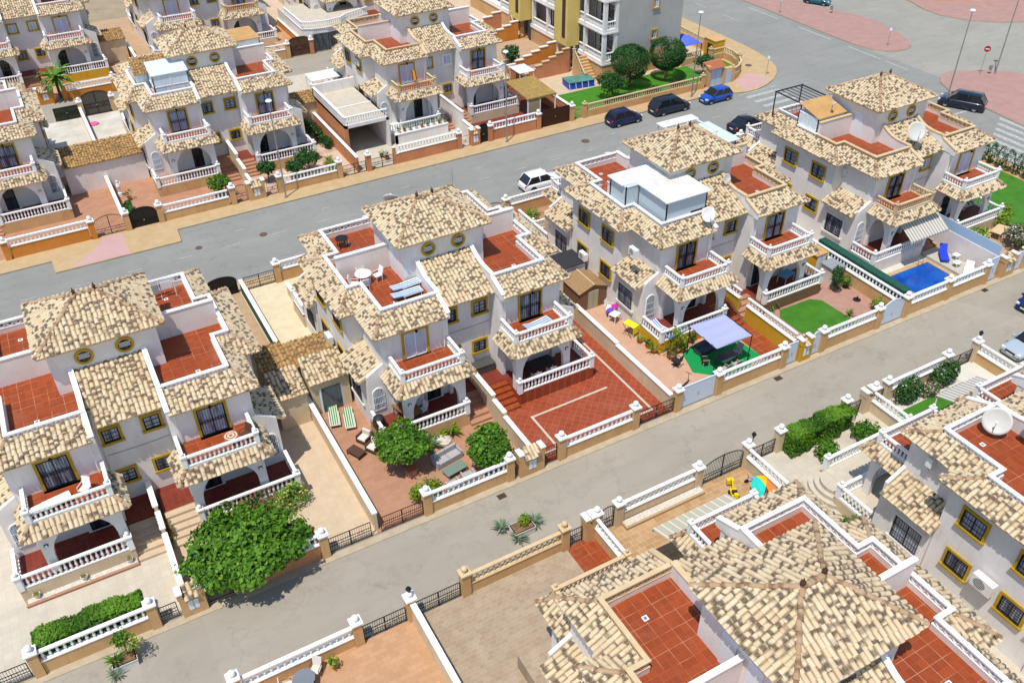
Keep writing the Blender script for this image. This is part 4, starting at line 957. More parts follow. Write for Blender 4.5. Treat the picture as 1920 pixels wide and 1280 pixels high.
# ------------------------------------------------------------ cars
def car(x, y, ang, col, label, kind='hatch', scale=1.0):
    L, W, H = {'hatch': (3.75, 1.66, 1.5), 'mpv': (4.75, 1.86, 1.75), 'suv': (4.1, 1.78, 1.62), 'sedan': (4.5, 1.8, 1.45), 'van': (4.85, 1.95, 1.8)}[kind]
    L *= scale; W *= scale; H *= scale
    R = root('parked_car', label, 'car', (x, y, 0), radians(ang), 'parked cars')
    hb = H*.56; z0 = .2
    # stations from nose (+x) to tail: x, half width, belt height, roof height (None where no cabin)
    nose, tail = L/2, -L/2
    if kind == 'sedan': cab = [(L*.2, 0), (L*.03, 1), (-L*.18, 1), (-L*.36, 0)]
    elif kind == 'van' or kind == 'mpv': cab = [(L*.30, 0), (L*.13, 1), (-L*.36, 1), (-L*.47, 0)]
    else: cab = [(L*.26, 0), (L*.08, 1), (-L*.34, 1), (-L*.47, 0)]
    st = [(nose, .72, hb*.55), (nose-.08, .86, hb*.74), (nose-.35, .96, hb*.86), (L*.26, 1, hb*.96), (0, 1, hb), (-L*.3, 1, hb), (tail+.25, .97, hb*.99), (tail+.05, .9, hb*.93), (tail, .84, hb*.7)]
    m = MB(); rows = []
    for xx, wf, zb in st:
        w = W/2*wf; rows.append([Vector(p) for p in ((xx, -w*.92, z0), (xx, -w, z0+.22), (xx, -w, zb*.8), (xx, -w*.93, zb), (xx, -w*.6, zb+.03), (xx, w*.6, zb+.03), (xx, w*.93, zb), (xx, w, zb*.8), (xx, w, z0+.22), (xx, w*.92, z0))])
    m.grid(rows, col, True)
    m.add(rows[0], [tuple(range(10))], col); m.add(rows[-1], [tuple(range(10))[::-1]], col)
    part(m, 'body', R, smooth=True)
    # cabin: glass house with painted roof
    m = MB(); wb, wr = W*.455, W*.37; zb = hb-.02; (x0, _), (x1, _), (x2, _), (x3, _) = cab
    g = [(x0, -wb, zb), (x0, wb, zb), (x3, wb, zb), (x3, -wb, zb), (x1, -wr, H-.05), (x1, wr, H-.05), (x2, wr, H-.05), (x2, -wr, H-.05)]
    m.add(g, [(0, 1, 5, 4), (1, 2, 6, 5), (2, 3, 7, 6), (3, 0, 4, 7)], carglass); part(m, 'windows', R)
    m = MB(); xs = [x1+.06, x1-.2, (x1+x2)/2, x2+.2, x2-.08]; rows = []
    for i, xx in enumerate(xs):
        dz = (0, .05, .07, .05, 0)[i]; rows.append([Vector(p) for p in ((xx, -wr-.04, H-.08), (xx, -wr*.9, H-.05+dz*.6), (xx, 0, H-.03+dz), (xx, wr*.9, H-.05+dz*.6), (xx, wr+.04, H-.08))])
    m.grid(rows, col)
    for s in (-1, 1):
        for (xa, xb) in ((x0, x1), (x3, x2), ((x1+x2)/2+.1, (x1+x2)/2)): m.bar((xa, s*wb*1.0, zb), (xb, s*wr*1.03, H-.06), .06, .07, col)
    part(m, 'roof', R, smooth=True)
    for xx in (L*.32, -L*.3):
        for s in (-1, 1):
            m = MB(); M = Matrix.Translation((xx, s*(W/2-.11), .32)) @ Matrix.Rotation(pi/2, 4, 'X')
            m.lathe((0, 0, 0), [(.2, -.1), (.31, -.1), (.33, -.06), (.33, .06), (.31, .1), (.2, .1)], rubber, 16, M)
            w = part(m, 'wheel', R)
            m = MB(); m.lathe((0, 0, 0), [(.205, -.105), (.21, 0), (.205, .105)], rim_m, 12, M); child(m.build('rim'), w)
            a = MB(); n = 10
            for i in range(n):
                a0, a1 = pi*i/n, pi*(i+1)/n; y = s*(W/2+.004); a.add([(xx+.36*cos(a0), y, .33+.36*sin(a0)), (xx+.36*cos(a1), y, .33+.36*sin(a1)), (xx, y, .33)], [(0, 1, 2)], black_p)
            part(a, 'wheel_arch', R)
    for s in (-1, 1):
        m = MB(); m.box(nose-.3, nose-.04, *sorted((s*W*.27, s*W*.43)), hb*.62, hb*.8, lampw); part(m, 'headlight', R)
        m = MB(); m.box(tail-.01, tail+.12, *sorted((s*W*.37, s*W*.44)), hb*.7, hb*.95, lampred); part(m, 'tail_light', R)
        m = MB(); m.box(x0-.2, x0-.02, *sorted((s*W*.47, s*W*.58)), hb, hb+.14, col); part(m, 'wing_mirror', R)
    m = MB(); m.box(tail-.015, tail+.02, -.26, .26, .45, .57, white_p); m.box(nose-.03, nose+.015, -.26, .26, .35, .46, white_p); part(m, 'number_plate', R)
    m = MB(); m.box(nose-.03, nose+.01, -W*.22, W*.22, .5, .62, black_p); m.box(tail-.01, tail+.05, -W*.38, W*.38, .22, .33, black_p); part(m, 'grille', R)
navy = paint('navy_paint', (.006, .012, .06)); dkb = paint('dark_blue_grey_paint', (.008, .014, .03)); brb = paint('bright_blue_paint', (.008, .07, .36)); whp = paint('white_car_paint', (.8, .8, .8))
blk = paint('black_paint', (.006, .009, .016)); slv = paint('silver_paint', (.36, .42, .46)); teal = paint('teal_paint', (.02, .12, .17)); blu2 = paint('deep_blue_paint', (.006, .018, .11))
car(54.9, 74.15, 0, navy, 'navy hatchback at the kerb, left of two dark cars', 'suv', .98)
car(61.0, 74.15, 0, dkb, 'dark people carrier at the kerb below the round trees', 'mpv')
car(67.3, 73.9, 180, brb, 'bright blue hatchback at the kerb by the corner', 'hatch', 1.02)
car(39.6, 66.0, 0, whp, 'white hatchback on the near side of the upper road', 'suv')
car(65.3, 66.2, 0, blk, 'black car half hidden behind the right middle house', 'sedan')
car(89.4, 58.6, 118, dkb, 'large dark blue van on the avenue by the crosswalk', 'van')
car(102.8, 94.3, -62, teal, 'teal car at the top edge beside the pink island', 'hatch')
car(57.2, 26.6, 178, slv, 'silver car at the right edge parked by the balustrade', 'sedan')
car(62.5, 29.8, 182, blu2, 'deep blue car cut by the right edge above the silver one', 'hatch')
car(16.7, 111.0, 20, paint('grey_car_paint', (.25, .27, .28)), 'far grey car in the narrow yard at the top left', 'hatch')

# ------------------------------------------------------------ trees and plants
def tree(x, y, h, r, label, mat=None, n=2500, size=.28, trunk=.12, cz=None, rz=None, group=None, name='tree', cat='tree', z0=.1, lobes=None, zmin=None, ry=None, sh=.42):
    random.seed(int(x*31+y*17)); R = root(name, label, cat, (x, y, z0), 0, group); mat = mat or leaf_g
    cz = cz or h-r*.8; rz = rz or r*.8
    m = MB(); m.tube((0, 0, 0), (.05, .03, cz*.55), trunk, trunk*.7, bark, 8)
    for i in range(5):
        a = i*1.3; m.tube((.05, .03, cz*.5), (r*.5*cos(a), r*.5*sin(a), cz+rz*.1), trunk*.55, trunk*.2, bark, 6)
    part(m, 'trunk', R)
    m = MB(); ry = ry or r
    if lobes is None:
        lobes = [(0, 0, 0, .8)]+[(cos(a)*.5, sin(a)*.5, random.uniform(-.2, .35), random.uniform(.45, .6)) for a in [k*6.28/6+random.random()*.5 for k in range(6)]]
    tot = sum(l[3]**2 for l in lobes)
    for lx, ly, lz, k in lobes: leafy(m, (lx*r, ly*ry, cz+lz*rz), (r*k, ry*k, rz*k), int(n*k*k/tot), size, mat, zmin=zmin, shell=sh)
    part(m, 'crown', R)
    return R
def shrub(x, y, rx, ry, h, label, mat=None, n=700, size=.2, group=None, z0=.1, name='shrub', cat='shrub'):
    random.seed(int(x*13+y*7)); R = root(name, label, cat, (x, y, z0), 0, group)
    m = MB()
    for i in range(5):
        a = i*1.26; m.tube((0, 0, 0), (rx*.45*cos(a), ry*.45*sin(a), h*.55), .03, .015, bark, 5)
    part(m, 'stems', R)
    m = MB(); leafy(m, (0, 0, h*.52), (rx, ry, h*.5), int(n*.6), size, mat or leaf_g, zmin=.03)
    for k in range(4): a = random.random()*6.28; leafy(m, (rx*.5*cos(a), ry*.5*sin(a), h*random.uniform(.45, .8)), (rx*.5, ry*.5, h*.3), int(n*.1), size, mat or leaf_g, zmin=.03)
    part(m, 'foliage', R); return R
def hedge(x0, x1, y, w, h, label, mat=None, n=4000, size=.16, z0=.1, y1=None, dense=None):
    random.seed(int(x0*5+y)); R = root('hedge', label, 'hedge', ((x0+x1)/2, y, z0), 0, 'hedges'); m = MB(); L = x1-x0
    for i in range(max(3, int(L/.7))):
        x = -L/2+.35+i*.7; m.tube((x, 0, 0), (x+.05, .05, h*.7), .035, .02, bark, 5)
    part(m, 'stems', R)
    m = MB(); m.tint = (0, 0, 0, 1)
    core = dense or leaf_d
    m.prism([(-L/2+.5, -w/2+.25), (L/2-.5, -w/2+.25), (L/2-.5, w/2-.25), (-L/2+.5, w/2-.25)], .1, h-.4, core)
    for _ in range(n):
        f = random.random(); x = random.uniform(-L/2, L/2); u = random.random()
        endf = max(0, 1-(L/2-abs(x))/.8); bulge = .10*sin(x*2.3)+.07*sin(x*5.1+1)-.28*endf**2
        if u < .45: p = Vector((x, random.uniform(-w/2, w/2), h+bulge+random.uniform(-.12, .08))); nn = Vector((random.gauss(0, .5), random.gauss(0, .5), 1))
        elif u < .9: s = random.choice((-1, 1)); p = Vector((x, s*(w/2+bulge-random.random()*.12), random.uniform(.1, h))); nn = Vector((random.gauss(0, .5), s, random.gauss(.3, .5)))
        else: s = random.choice((-1, 1)); p = Vector((s*(L/2-random.random()*.12), random.uniform(-w/2, w/2), random.uniform(.1, h))); nn = Vector((s, random.gauss(0, .5), random.gauss(.3, .5)))
        nn.normalize(); a = nn.orthogonal().normalized(); a.rotate(Matrix.Rotation(random.random()*6.3, 3, nn)); b = nn.cross(a); s = size*(.6+.8*random.random())
        t = (min(1, .35*(1+sin(x*1.7+p.z*3))+random.random()*.4), random.random(), 0, 1)
        m.add([p-a*s*.5, p+b*s*.3, p+a*s*.5+nn*s*.15, p-b*s*.3], [(0, 1, 2, 3)], mat or leaf_g, [t]*4)
    part(m, 'foliage', R); return R
def pot_plant(x, y, z, r, h, label, mat=None, pot=None, n=90, size=.16, grp='potted plants', spiky=False, ph=.35):
    random.seed(int(x*91+y*37)); R = root('potted_plant', label, 'potted plant', (x, y, z), 0, grp)
    m = MB(); m.lathe((0, 0, 0), [(r*.62, 0), (r*.9, ph*.85), (r, ph*.86), (r, ph), (r*.85, ph), (r*.83, ph*.9)], pot or clay, 12); m.lathe((0, 0, ph*.88), [(r*.8, 0), (r*.8, .01)], soil_m, 10); part(m, 'pot', R)
    m = MB()
    if spiky: blades(m, (0, 0, ph*.9), 22, h, .07, mat or leaf_y)
    else: m.tint = (.3, .3, 0, 1); m.tube((0, 0, ph*.9), (0, 0, ph+h*.5), .02, .015, bark, 5); leafy(m, (0, 0, ph+h*.5), (r*1.25+h*.15, r*1.25+h*.15, h*.5), n, size, mat or leaf_g)
    part(m, 'foliage', R); return R
def agave(x, y, z, L, n, label, mat=None, w=.1, grp='agaves and yuccas', name='agave', tilt=(.3, 1.2)):
    random.seed(int(x*51+y*3)); R = root(name, label, name, (x, y, z), 0, grp); m = MB(); blades(m, (0, 0, .05), n, L, w, mat or leaf_s, tilt); part(m, 'leaves', R); m = MB(); m.lathe((0, 0, 0), [(.07, 0), (.09, .08), (.05, .14)], bark, 8); part(m, 'stem', R); return R
def palm(x, y, h, L, label, z0=.1):
    random.seed(int(x)); R = root('palm_tree', label, 'palm tree', (x, y, z0), 0, 'palm trees'); m = MB()
    for i in range(6): m.tube((0, 0, h*i/6), (0, 0, h*(i+1)/6), .17, .14, bark, 8)
    part(m, 'trunk', R); m = MB()
    for i in range(30):
        a = i*2.4; e = random.uniform(-.1, 1.1); l = L*random.uniform(.8, 1.1); hd = Vector((cos(a), sin(a), 0)); pr = Vector((0, 0, h)); v = hd*cos(e)+Vector((0, 0, sin(e)))
        for k in range(9):
            q = pr+v*(l/9); v = (v+Vector((0, 0, -.16))).normalized(); s = v.cross(Vector((0, 0, 1))).normalized(); w = l*.13*(1-abs(k-3.5)/7); g = random.random(); t = (g, .2, 0, 1)
            for sd in (-1, 1): m.add([pr, q, q+s*sd*w+v*w*.5-Vector((0, 0, w*.35)), pr+s*sd*w*.8+v*w*.3-Vector((0, 0, w*.3))], [(0, 1, 2, 3)], leaf_g, [t]*4)
            pr = q
    part(m, 'crown', R)
tree(2.6, 34.7, 3.6, 3.1, 'large bright green bushy tree overhanging the lower lane', leaf_g, 15000, .29, .14, 2.5, 1.5, lobes=[(0, 0, -.1, .7), (.15, .1, .35, .42), (-.45, .35, .1, .42), (.5, .3, .2, .36), (-.6, -.35, -.2, .36), (.6, -.45, -.15, .36), (0, -.6, -.1, .4), (-.55, -.1, -.1, .5), (.55, -.1, -.05, .52), (-.15, .4, .15, .5), (.3, .35, .05, .45), (-.25, -.4, -.15, .5), (.25, -.4, -.1, .5), (.85, -.05, -.3, .3), (-.82, .1, -.25, .3), (-.05, .8, .1, .36)], ry=2.75, zmin=.9)
tree(13.2, 38.2, 3.0, 1.75, 'round orange tree left of the grey sofa', leaf_g, 6500, .23, .1, 1.95, 1.15, group='orange trees in the pink yard')
tree(17.75, 35.5, 2.9, 1.5, 'round orange tree right of the grey armchairs', leaf_g, 5600, .23, .1, 1.85, 1.15, group='orange trees in the pink yard', lobes=[(0, 0, 0, .85), (.3, .3, .3, .5), (-.4, .2, .1, .5), (.2, -.4, -.1, .55), (-.3, -.35, -.2, .5), (.4, 0, .4, .4)])
tree(61.2, 82.0, 5.2, 2.15, 'left clipped ball tree before the grey apartment wall', leaf_d, 15000, .15, .16, 3.0, 1.8, group='clipped ball trees', lobes=[(0, 0, 0, 1)], sh=.85)
tree(66.4, 82.0, 5.2, 2.0, 'right clipped ball tree before the grey apartment wall', leaf_d, 14000, .15, .16, 3.0, 1.75, group='clipped ball trees', lobes=[(0, 0, 0, 1)], sh=.85)
tree(57.2, 80.2, 3.0, 1.6, 'loose leafy tree in front of the frame pool', leaf_d, 2600, .22, .08, 1.9, 1.2)
tree(71.0, 80.8, 2.6, 1.2, 'small leafy tree right of the ball trees by the white door', leaf_d, 1400, .2, .06, 1.6, .9)
tree(51.8, 93.5, 3.4, 1.1, 'dense dark tree on the far orange terrace', leaf_d, 2200, .22, .1, 2.2, 1.2)
tree(12.7, 79.2, 2.3, 1.1, 'small round tree behind the balustrade beside the brown steps', leaf_g, 2200, .2, .07, 1.45, .8)
tree(17.4, 80.0, 2.3, 1.0, 'small tree at the foot of the first street lamp', leaf_d, 1500, .2, .07, 1.5, .8)
tree(20.0, 79.3, 2.2, 1.0, 'round dark green shrub tree behind the street lamp', leaf_d, 1900, .18, .07, 1.4, .75)
tree(21.5, 80.0, 2.5, 1.2, 'wider dark tree between lamp post and yellow topiary', leaf_d, 1900, .2, .07, 1.6, .8)
shrub(23.4, 78.9, .75, .7, 1.6, 'yellow clipped topiary in the upper garden', leaf_y, 1300, .12)
shrub(23.5, 78.0, .8, .5, .8, 'low green ball below the yellow topiary', leaf_g, 600, .12)
for i, (x, y) in enumerate(((24.4, 88.6), (24.7, 86.6), (24.9, 84.6))): shrub(x, y, .6, .9, 1.1+.3*(2-i), ['dark bush highest beside the salmon wall', 'middle bush along the salmon wall', 'lowest bush along the salmon wall'][i], leaf_d, 700, .2, group='bushes along the salmon wall')
shrub(25.0, 91.2, 1.3, 1.0, 2.2, 'large dark bush behind the chequered garden', leaf_d, 1300, .24)
shrub(6.2, 38.4, 1.0, .75, 1.5, 'variegated yellow and green bush on the beige yard', leaf_v, 1900, .15)
shrub(3.9, 39.0, 1.6, .7, 1.7, 'green bush with red flowers along the porch balustrade', leaf_r, 1500, .17)
shrub(13.25, 34.9, .95, .7, 1.5, 'bright green bush behind the left pillar of the pink yard', leaf_y, 1500, .16)
shrub(-.7, 39.9, .35, .9, .9, 'dry brown bush beside the stepped white wall', leaf_b, 420, .15)
shrub(6.0, 34.9, .5, .4, 1.5, 'dry grassy shrub right of the large tree', leaf_b, 300, .22)
shrub(-.3, 42.8, .35, .35, .9, 'small yellow green plant at the top of the stepped wall', leaf_y, 260, .16)
shrub(35.4, 60.4, .7, .7, 1.3, 'small yellow green ball bush near the white car', leaf_y, 900, .14)
shrub(54.6, 60.8, .9, .6, 1.4, 'green bush behind the hipped roof by the road', leaf_g, 600, .18)
shrub(45.0, 27.0, 1.1, .6, 1.7, 'dark green bush with white flowers across the lane', leaf_w, 3200, .17)
shrub(48.5, 27.0, 1.15, .6, 1.8, 'large dark green bush above the strip of lawn', leaf_w, 3200, .17)
shrub(46.85, 26.75, .85, .5, 1.0, 'pink flowering bush between two dark green bushes', leaf_p, 1700, .14)
shrub(68.4, 36.2, 1.5, 1.1, 2.0, 'pink flowering bush at the right edge above the lane', leaf_p, 2600, .18)
shrub(39.9, 25.9, .95, .75, 1.1, 'upper loose green shrub beside the pale steps', leaf_g, 900, .2, 'loose shrubs in the pale yard')
shrub(36.4, 25.7, .75, .8, 1.2, 'lower loose green shrub against the white balustrade', leaf_g, 900, .2, 'loose shrubs in the pale yard')
shrub(33.0, 20.3, .95, .85, 1.2, 'round green shrub below the terrace balustrade at right', leaf_g, 1100, .2)
shrub(50.4, 38.9, .45, .45, 2.4, 'tall narrow climbing bush beside the stone clad base', leaf_d, 1000, .17)
shrub(51.5, 35.6, .55, .5, 1.1, 'light green bush in the corner by the wide white gate', leaf_y, 450, .16)
shrub(44.4, 34.6, .4, .3, .8, 'small dark bush behind the lawn wall pillar', leaf_d, 300, .14)
shrub(66.6, 38.6, 1.2, .7, 1.0, 'low mixed planting below the porch at the right edge', leaf_v, 900, .18)
shrub(70.2, 39.0, .9, .8, 1.9, 'leafy green bush beside the lawn at the right edge', leaf_y, 900, .2)
shrub(56.0, 79.0, .5, .5, 2.2, 'thin young bush near the navy car', leaf_g, 260, .18)
for i, (x, y, l) in enumerate(((59.2, 79.0, 'dark low ground bush under the left ball tree'), (66.3, 79.4, 'dark brown ring bush under the right ball tree'), (62.4, 79.0, 'dark low bush between the ball trees'))): shrub(x, y, 1.3, .9, .7, l, leafmat('leaf_purple', (.02, .03, .015), (.05, .05, .03)) if i == 0 else bpy.data.materials['leaf_purple'], 900, .14, 'dark ground bushes')
for i in range(9):
    y = 49.6-i*.95; random.seed(i); R = root('cypress', ['farthest', 'second', 'third', 'fourth', 'fifth', 'sixth', 'seventh', 'eighth', 'nearest'][i]+' small dark cypress in the row by the avenue, from the top', 'cypress', (80.1, y, .1), 0, 'clipped cypresses in a row'); m = MB(); m.tube((0, 0, 0), (0, 0, .8), .06, .04, bark, 6); part(m, 'trunk', R); m = MB(); leafy(m, (0, 0, 1.1), (.42, .42, 1.05), 700, .13, leaf_d, .75); part(m, 'crown', R)
hedge(-8.2, -2.9, 34.75, 1.05, 1.75, 'thick green hedge behind the white balustrade at lower left', leaf_g, 9000, .15)
hedge(34.4, 39.65, 27.2, 1.15, 1.75, 'long bright green hedge at the edge of the lane', leaf_g, 11000, .15, dense=leaf_g)
hedge(4.2, 4.9, 79.4, 4.0, .8, 'low leafy strip beside the white wall beyond the road', leaf_d, 900, .2)
palm(69.0, 43.5, 1.3, 2.2, 'fan palm at the right edge behind the cypresses'); palm(66.2, 40.1, .6, 1.3, 'short bushy palm below the right porch'); palm(2.8, 112.9, 2.4, 2.4, 'far palm in front of the yellow wall at upper left')
palm(44.6, 39.8, .3, .95, 'small palm in the corner of the square lawn')
for i, (x, y, z, L, n, l) in enumerate(((15.3, 39.0, .1, 1.3, 34, 'tall pale agave behind the left orange tree'), (14.7, 39.3, .1, 1.2, 26, 'leafy agave partly behind the left orange tree'), (17.0, 39.4, .1, 1.15, 36, 'spreading yucca left of the pink steps'), (16.2, 39.5, .1, .8, 16, 'small yellow agave by the terrace wall'))): agave(x, y, z, L, n, l, (leaf_s, leaf_g, leaf_y, leaf_y)[i], .14, name='agave')
for x, y, z, L, n, l, mt in ((16.0, 30.7, .1, .75, 34, 'grey green agave left of the planter in the lane', leaf_s), (16.5, 29.5, .1, .7, 28, 'grey green agave in front of the planter in the lane', leaf_s), (17.9, 30.2, .1, .75, 34, 'grey green agave right of the planter in the lane', leaf_s), (49.0, 36.0, .1, .7, 14, 'spiky plant behind the lawn wall', leaf_g), (36.3, 61.4, .1, .6, 16, 'grey cactus bush near the white car', leaf_s)): agave(x, y, z, L, n, l, mt, .09)

# ------------------------------------------------------------ furniture and odds and ends
def group_obj(name, label, cat, x, y, z, ang, grp=None): return root(name, label, cat, (x, y, z), radians(ang), grp)
def lounger(x, y, z, ang, label, fab, frame=None, back=.0, grp='sun loungers'):
    R = group_obj('sun_lounger', label, 'sun lounger', x, y, z, ang, grp); frame = frame or white_p
    m = MB(); m.box(-.3, .3, -.95, .35, .28, .33, fab); part(m, 'seat', R)
    m = MB(); c, s = cos(back), sin(back); M = Matrix.Translation((0, .35, .3)) @ Matrix.Rotation(back, 4, 'X'); m.box(-.3, .3, 0, .7, -.02, .03, fab, M); part(m, 'backrest', R)
    m = MB(); m.box(-.34, -.3, -.97, .4, .26, .32, frame); m.box(.3, .34, -.97, .4, .26, .32, frame); m.box(-.34, .34, -1.0, -.95, .26, .32, frame); part(m, 'frame', R)
    for xx in (-.3, .3):
        for yy in (-.85, .3): m = MB(); m.bar((xx, yy, 0), (xx, yy, .28), .04, .04, frame); part(m, 'leg', R)
def chair(x, y, z, ang, label, mat=None, grp='garden chairs', fr=None):
    R = group_obj('garden_chair', label, 'chair', x, y, z, ang, grp); mat = mat or white_p; fr = fr or mat
    m = MB(); m.box(-.24, .24, -.24, .24, .4, .44, mat); part(m, 'seat', R)
    m = MB(); M = Matrix.Translation((0, .22, .44)) @ Matrix.Rotation(-.25, 4, 'X'); m.box(-.24, .24, -.02, .02, 0, .55, mat, M); part(m, 'backrest', R)
    for s in (-.25, .25): m = MB(); m.path([(s, -.22, .0), (s, -.22, .62), (s, .26, .64)], .018, fr, 5); part(m, 'armrest', R)
    for s in (-.23, .23): m = MB(); m.bar((s, .2, 0), (s, .2, .42), .035, .035, fr); part(m, 'leg', R)
def table(x, y, z, ang, w, d, h, label, mat, leg=None, rnd=False, grp='garden tables'):
    R = group_obj('garden_table', label, 'table', x, y, z, ang, grp); leg = leg or mat; m = MB()
    if rnd: m.lathe((0, 0, h-.04), [(w/2, 0), (w/2, .04)], mat, 20)
    else: m.box(-w/2, w/2, -d/2, d/2, h-.04, h, mat)
    part(m, 'table_top', R)
    for sx in (-1, 1):
        for sy in (-1, 1): k = .3 if rnd else .44; m = MB(); m.bar((sx*w*k, sy*d*k, 0), (sx*w*k, sy*d*k, h-.04), .05, .05, leg); part(m, 'leg', R)
def armchair(x, y, ang, label, shell, cush, grp, w=.85, n=1, z=.1, d=.8):
    R = group_obj('sofa' if n > 1 else 'armchair', label, 'sofa' if n > 1 else 'armchair', x, y, z, ang, grp); W = w*n
    m = MB(); m.box(-W/2, W/2, -d/2, d/2, .05, .3, shell); m.box(-W/2, -W/2+.1, -d/2, d/2, .3, .55, shell); m.box(W/2-.1, W/2, -d/2, d/2, .3, .55, shell); m.box(-W/2, W/2, d/2-.1, d/2, .3, .7, shell); part(m, 'frame', R)
    for i in range(n):
        a = -W/2+.1+i*(W-.2)/n; b = a+(W-.2)/n-.02
        for nm, bx in (('seat_cushion', (a, b, -d/2, d/2-.2, .3, .43)), ('back_cushion', (a, b, d/2-.26, d/2-.08, .4, .82))):
            m = MB(); m.box(*bx, cush); o = part(m, nm, R); bv = o.modifiers.new('b', 'BEVEL'); bv.width = .04; bv.segments = 2
G = 'loungers stacked in the pink yard'
lounger(10.95, 44.5, .1, -14, 'left green striped lounger lying on the pink yard', st_green, back=0, grp=G); lounger(11.75, 43.8, .1, -14, 'right green striped lounger lying on the pink yard', st_green, back=0, grp=G)
armchair(11.95, 41.5, -60, 'upper brown wicker armchair left of the orange tree', wicker, cream_c, 'wicker armchairs'); armchair(12.15, 40.45, -60, 'lower brown wicker armchair touching the orange tree', wicker, cream_c, 'wicker armchairs')
table(11.0, 40.6, .1, 25, .7, 1.1, .35, 'low dark wicker coffee table in the pink yard', wicker)
armchair(15.75, 37.3, 10, 'two seat grey sofa between the orange trees', grey_c, grey_c, None, .95, 2)
table(15.7, 36.1, .1, 10, 1.5, .75, .4, 'low grey green glass coffee table before the sofa', plain('grey_green_glass', lin('76867a'), .2), grey_c)
armchair(15.05, 34.85, 185, 'left grey armchair behind the street balustrade', grey_c, grey_c, 'grey armchairs'); armchair(16.15, 35.05, 175, 'right grey armchair behind the street balustrade', grey_c, grey_c, 'grey armchairs')
m = MB(); m.box(-.3, .3, -.25, .25, 0, .5, pinkfloor); m.box(-.34, .34, -.29, .29, .5, .54, clay); tag(m.build('brick_planter', loc=(13.3, 37.3, .1)), 'small brick planter at the foot of the left orange tree', 'planter')
m = MB(); m.lathe((0, 0, 0), [(.5, 0), (.55, .1), (.3, .25), (.1, .3)], gravel_m, 9); tag(m.build('white_rock', loc=(16.3, 39.0, .1)), 'white rocks beside the yucca in the pink yard', 'rock')
# pool lounge chairs, side table
lounger(61.55, 37.9, .35, -42, 'blue reclined lounger beside the pool', blue_f, blue_f, .9); lounger(61.35, 35.3, .35, -58, 'white plastic lounger at the pool corner', white_p, white_p, .35)
table(62.2, 37.2, .35, 0, .55, .5, .42, 'small white side table beside the blue lounger', white_p); table(61.3, 36.4, .35, 0, .6, .5, .4, 'small white low table behind the white lounger', white_p)
# swimming pool
R = root('swimming_pool', 'deep blue swimming pool behind the street balustrade', 'swimming pool', (57.9, 36.9, .1))
m = MB(); x0, x1, y0, y1 = -2.3, 2.25, -1.9, 1.3
for a in ((x0-.4, x1+.4, y1, y1+.4), (x0-.4, x0, y0, y1), (x1, x1+.4, y0, y1)): m.box(*a, 0, .07, yellowpave)
part(m, 'coping', R)
m = MB(); m.box(x0, x1, y0, y1, 0, .03, water_m); part(m, 'water', R)
m = MB()
for s in (0, .5): m.path([(x1-1.2+s, y1-.15, 0), (x1-1.2+s, y1+.05, .75), (x1-1.2+s, y1+.4, .75), (x1-1.2+s, y1+.55, .07)], .025, metal, 6)
part(m, 'ladder', R)
sheet('pool_terrace', rect(60.6, 62.5, 34.2, 39.3), .35, mottled('grey_deck', lin('bdb8ac'), lin('aea99c'), .8, .85, .003))
m = MB(); m.box(-.1, .1, -4.6, 4.2, 0, 1.85, screen_m); m.box(-.35, .35, -4.6, 4.2, 1.3, 1.95, screen_m); tag(m.build('green_screen', loc=(52.85, 39.0, .1)), 'dark green artificial hedge screen along the pool yard', 'screen')
R = root('privacy_wall', 'tall pale wall with bluish panel right of the pool', 'privacy wall', (62.75, 36.6, 0)); m = MB(); m.box(-.08, .08, -2.5, 3.6, 0, 2.1, wallpink); part(m, 'wall_base', R); m = MB(); m.box(-.55, .12, -2.5, 3.6, 2.1, 2.14, bluepanel, Matrix.Rotation(-.7, 4, 'Y') @ Matrix.Translation((-1.2, 0, -.1))) if False else m.box(-.03, .03, -2.5, 3.6, 2.1, 3.0, bluepanel); part(m, 'panel', R)
m = MB(); m.box(-4.2, 4.2, -.02, .02, 0, .5, bluepanel); tag(m.build('glass_screen', loc=(57.0, 34.25, 1.1)), 'low pale screen behind the pool balustrade', 'screen')
def awning(x0, x1, y0, z0, y1, z1, label, mat, posts=False):
    R = root('awning', label, 'awning', ((x0+x1)/2, y0, 0), 0, 'awnings'); w = (x1-x0)/2; m = MB(); d = y1-y0
    m.add([(-w, 0, z0), (w, 0, z0), (w, d, z1), (-w, d, z1), (-w, 0, z0-.03), (w, 0, z0-.03), (w, d, z1-.03), (-w, d, z1-.03)], [(0, 1, 2, 3), (7, 6, 5, 4), (0, 4, 5, 1), (1, 5, 6, 2), (2, 6, 7, 3), (3, 7, 4, 0)], mat); part(m, 'canopy', R)
    m = MB(); m.box(-w, w, d-.03, d+.03, z1-.2, z1, mat); m.tube((-w, 0, z0), (w, 0, z0), .06, .06, white, 8); part(m, 'valance', R)
    m = MB()
    for s in (-w+.15, w-.15): m.bar((s, 0, z0-.2), (s, d, z1-.05), .04, .04, metal)
    if posts:
        for s in (-w+.1, w-.1): m.bar((s, d*.95, .1), (s, d*.95, z1-.03), .07, .07, white)
    part(m, 'frame', R)
awning(57.3, 61.6, 39.75, 3.9, 38.2, 2.9, 'grey striped awning under the porch roof behind the pool', st_awn)
awning(21.8, 26.9, 22.1, 3.9, 24.4, 3.1, 'pale striped awning above the mosaic paved yard', st_awn2)
awning(44.0, 47.9, 22.5, 3.4, 24.6, 2.75, 'grey striped awning above the strip of lawn at right', st_awn, True)
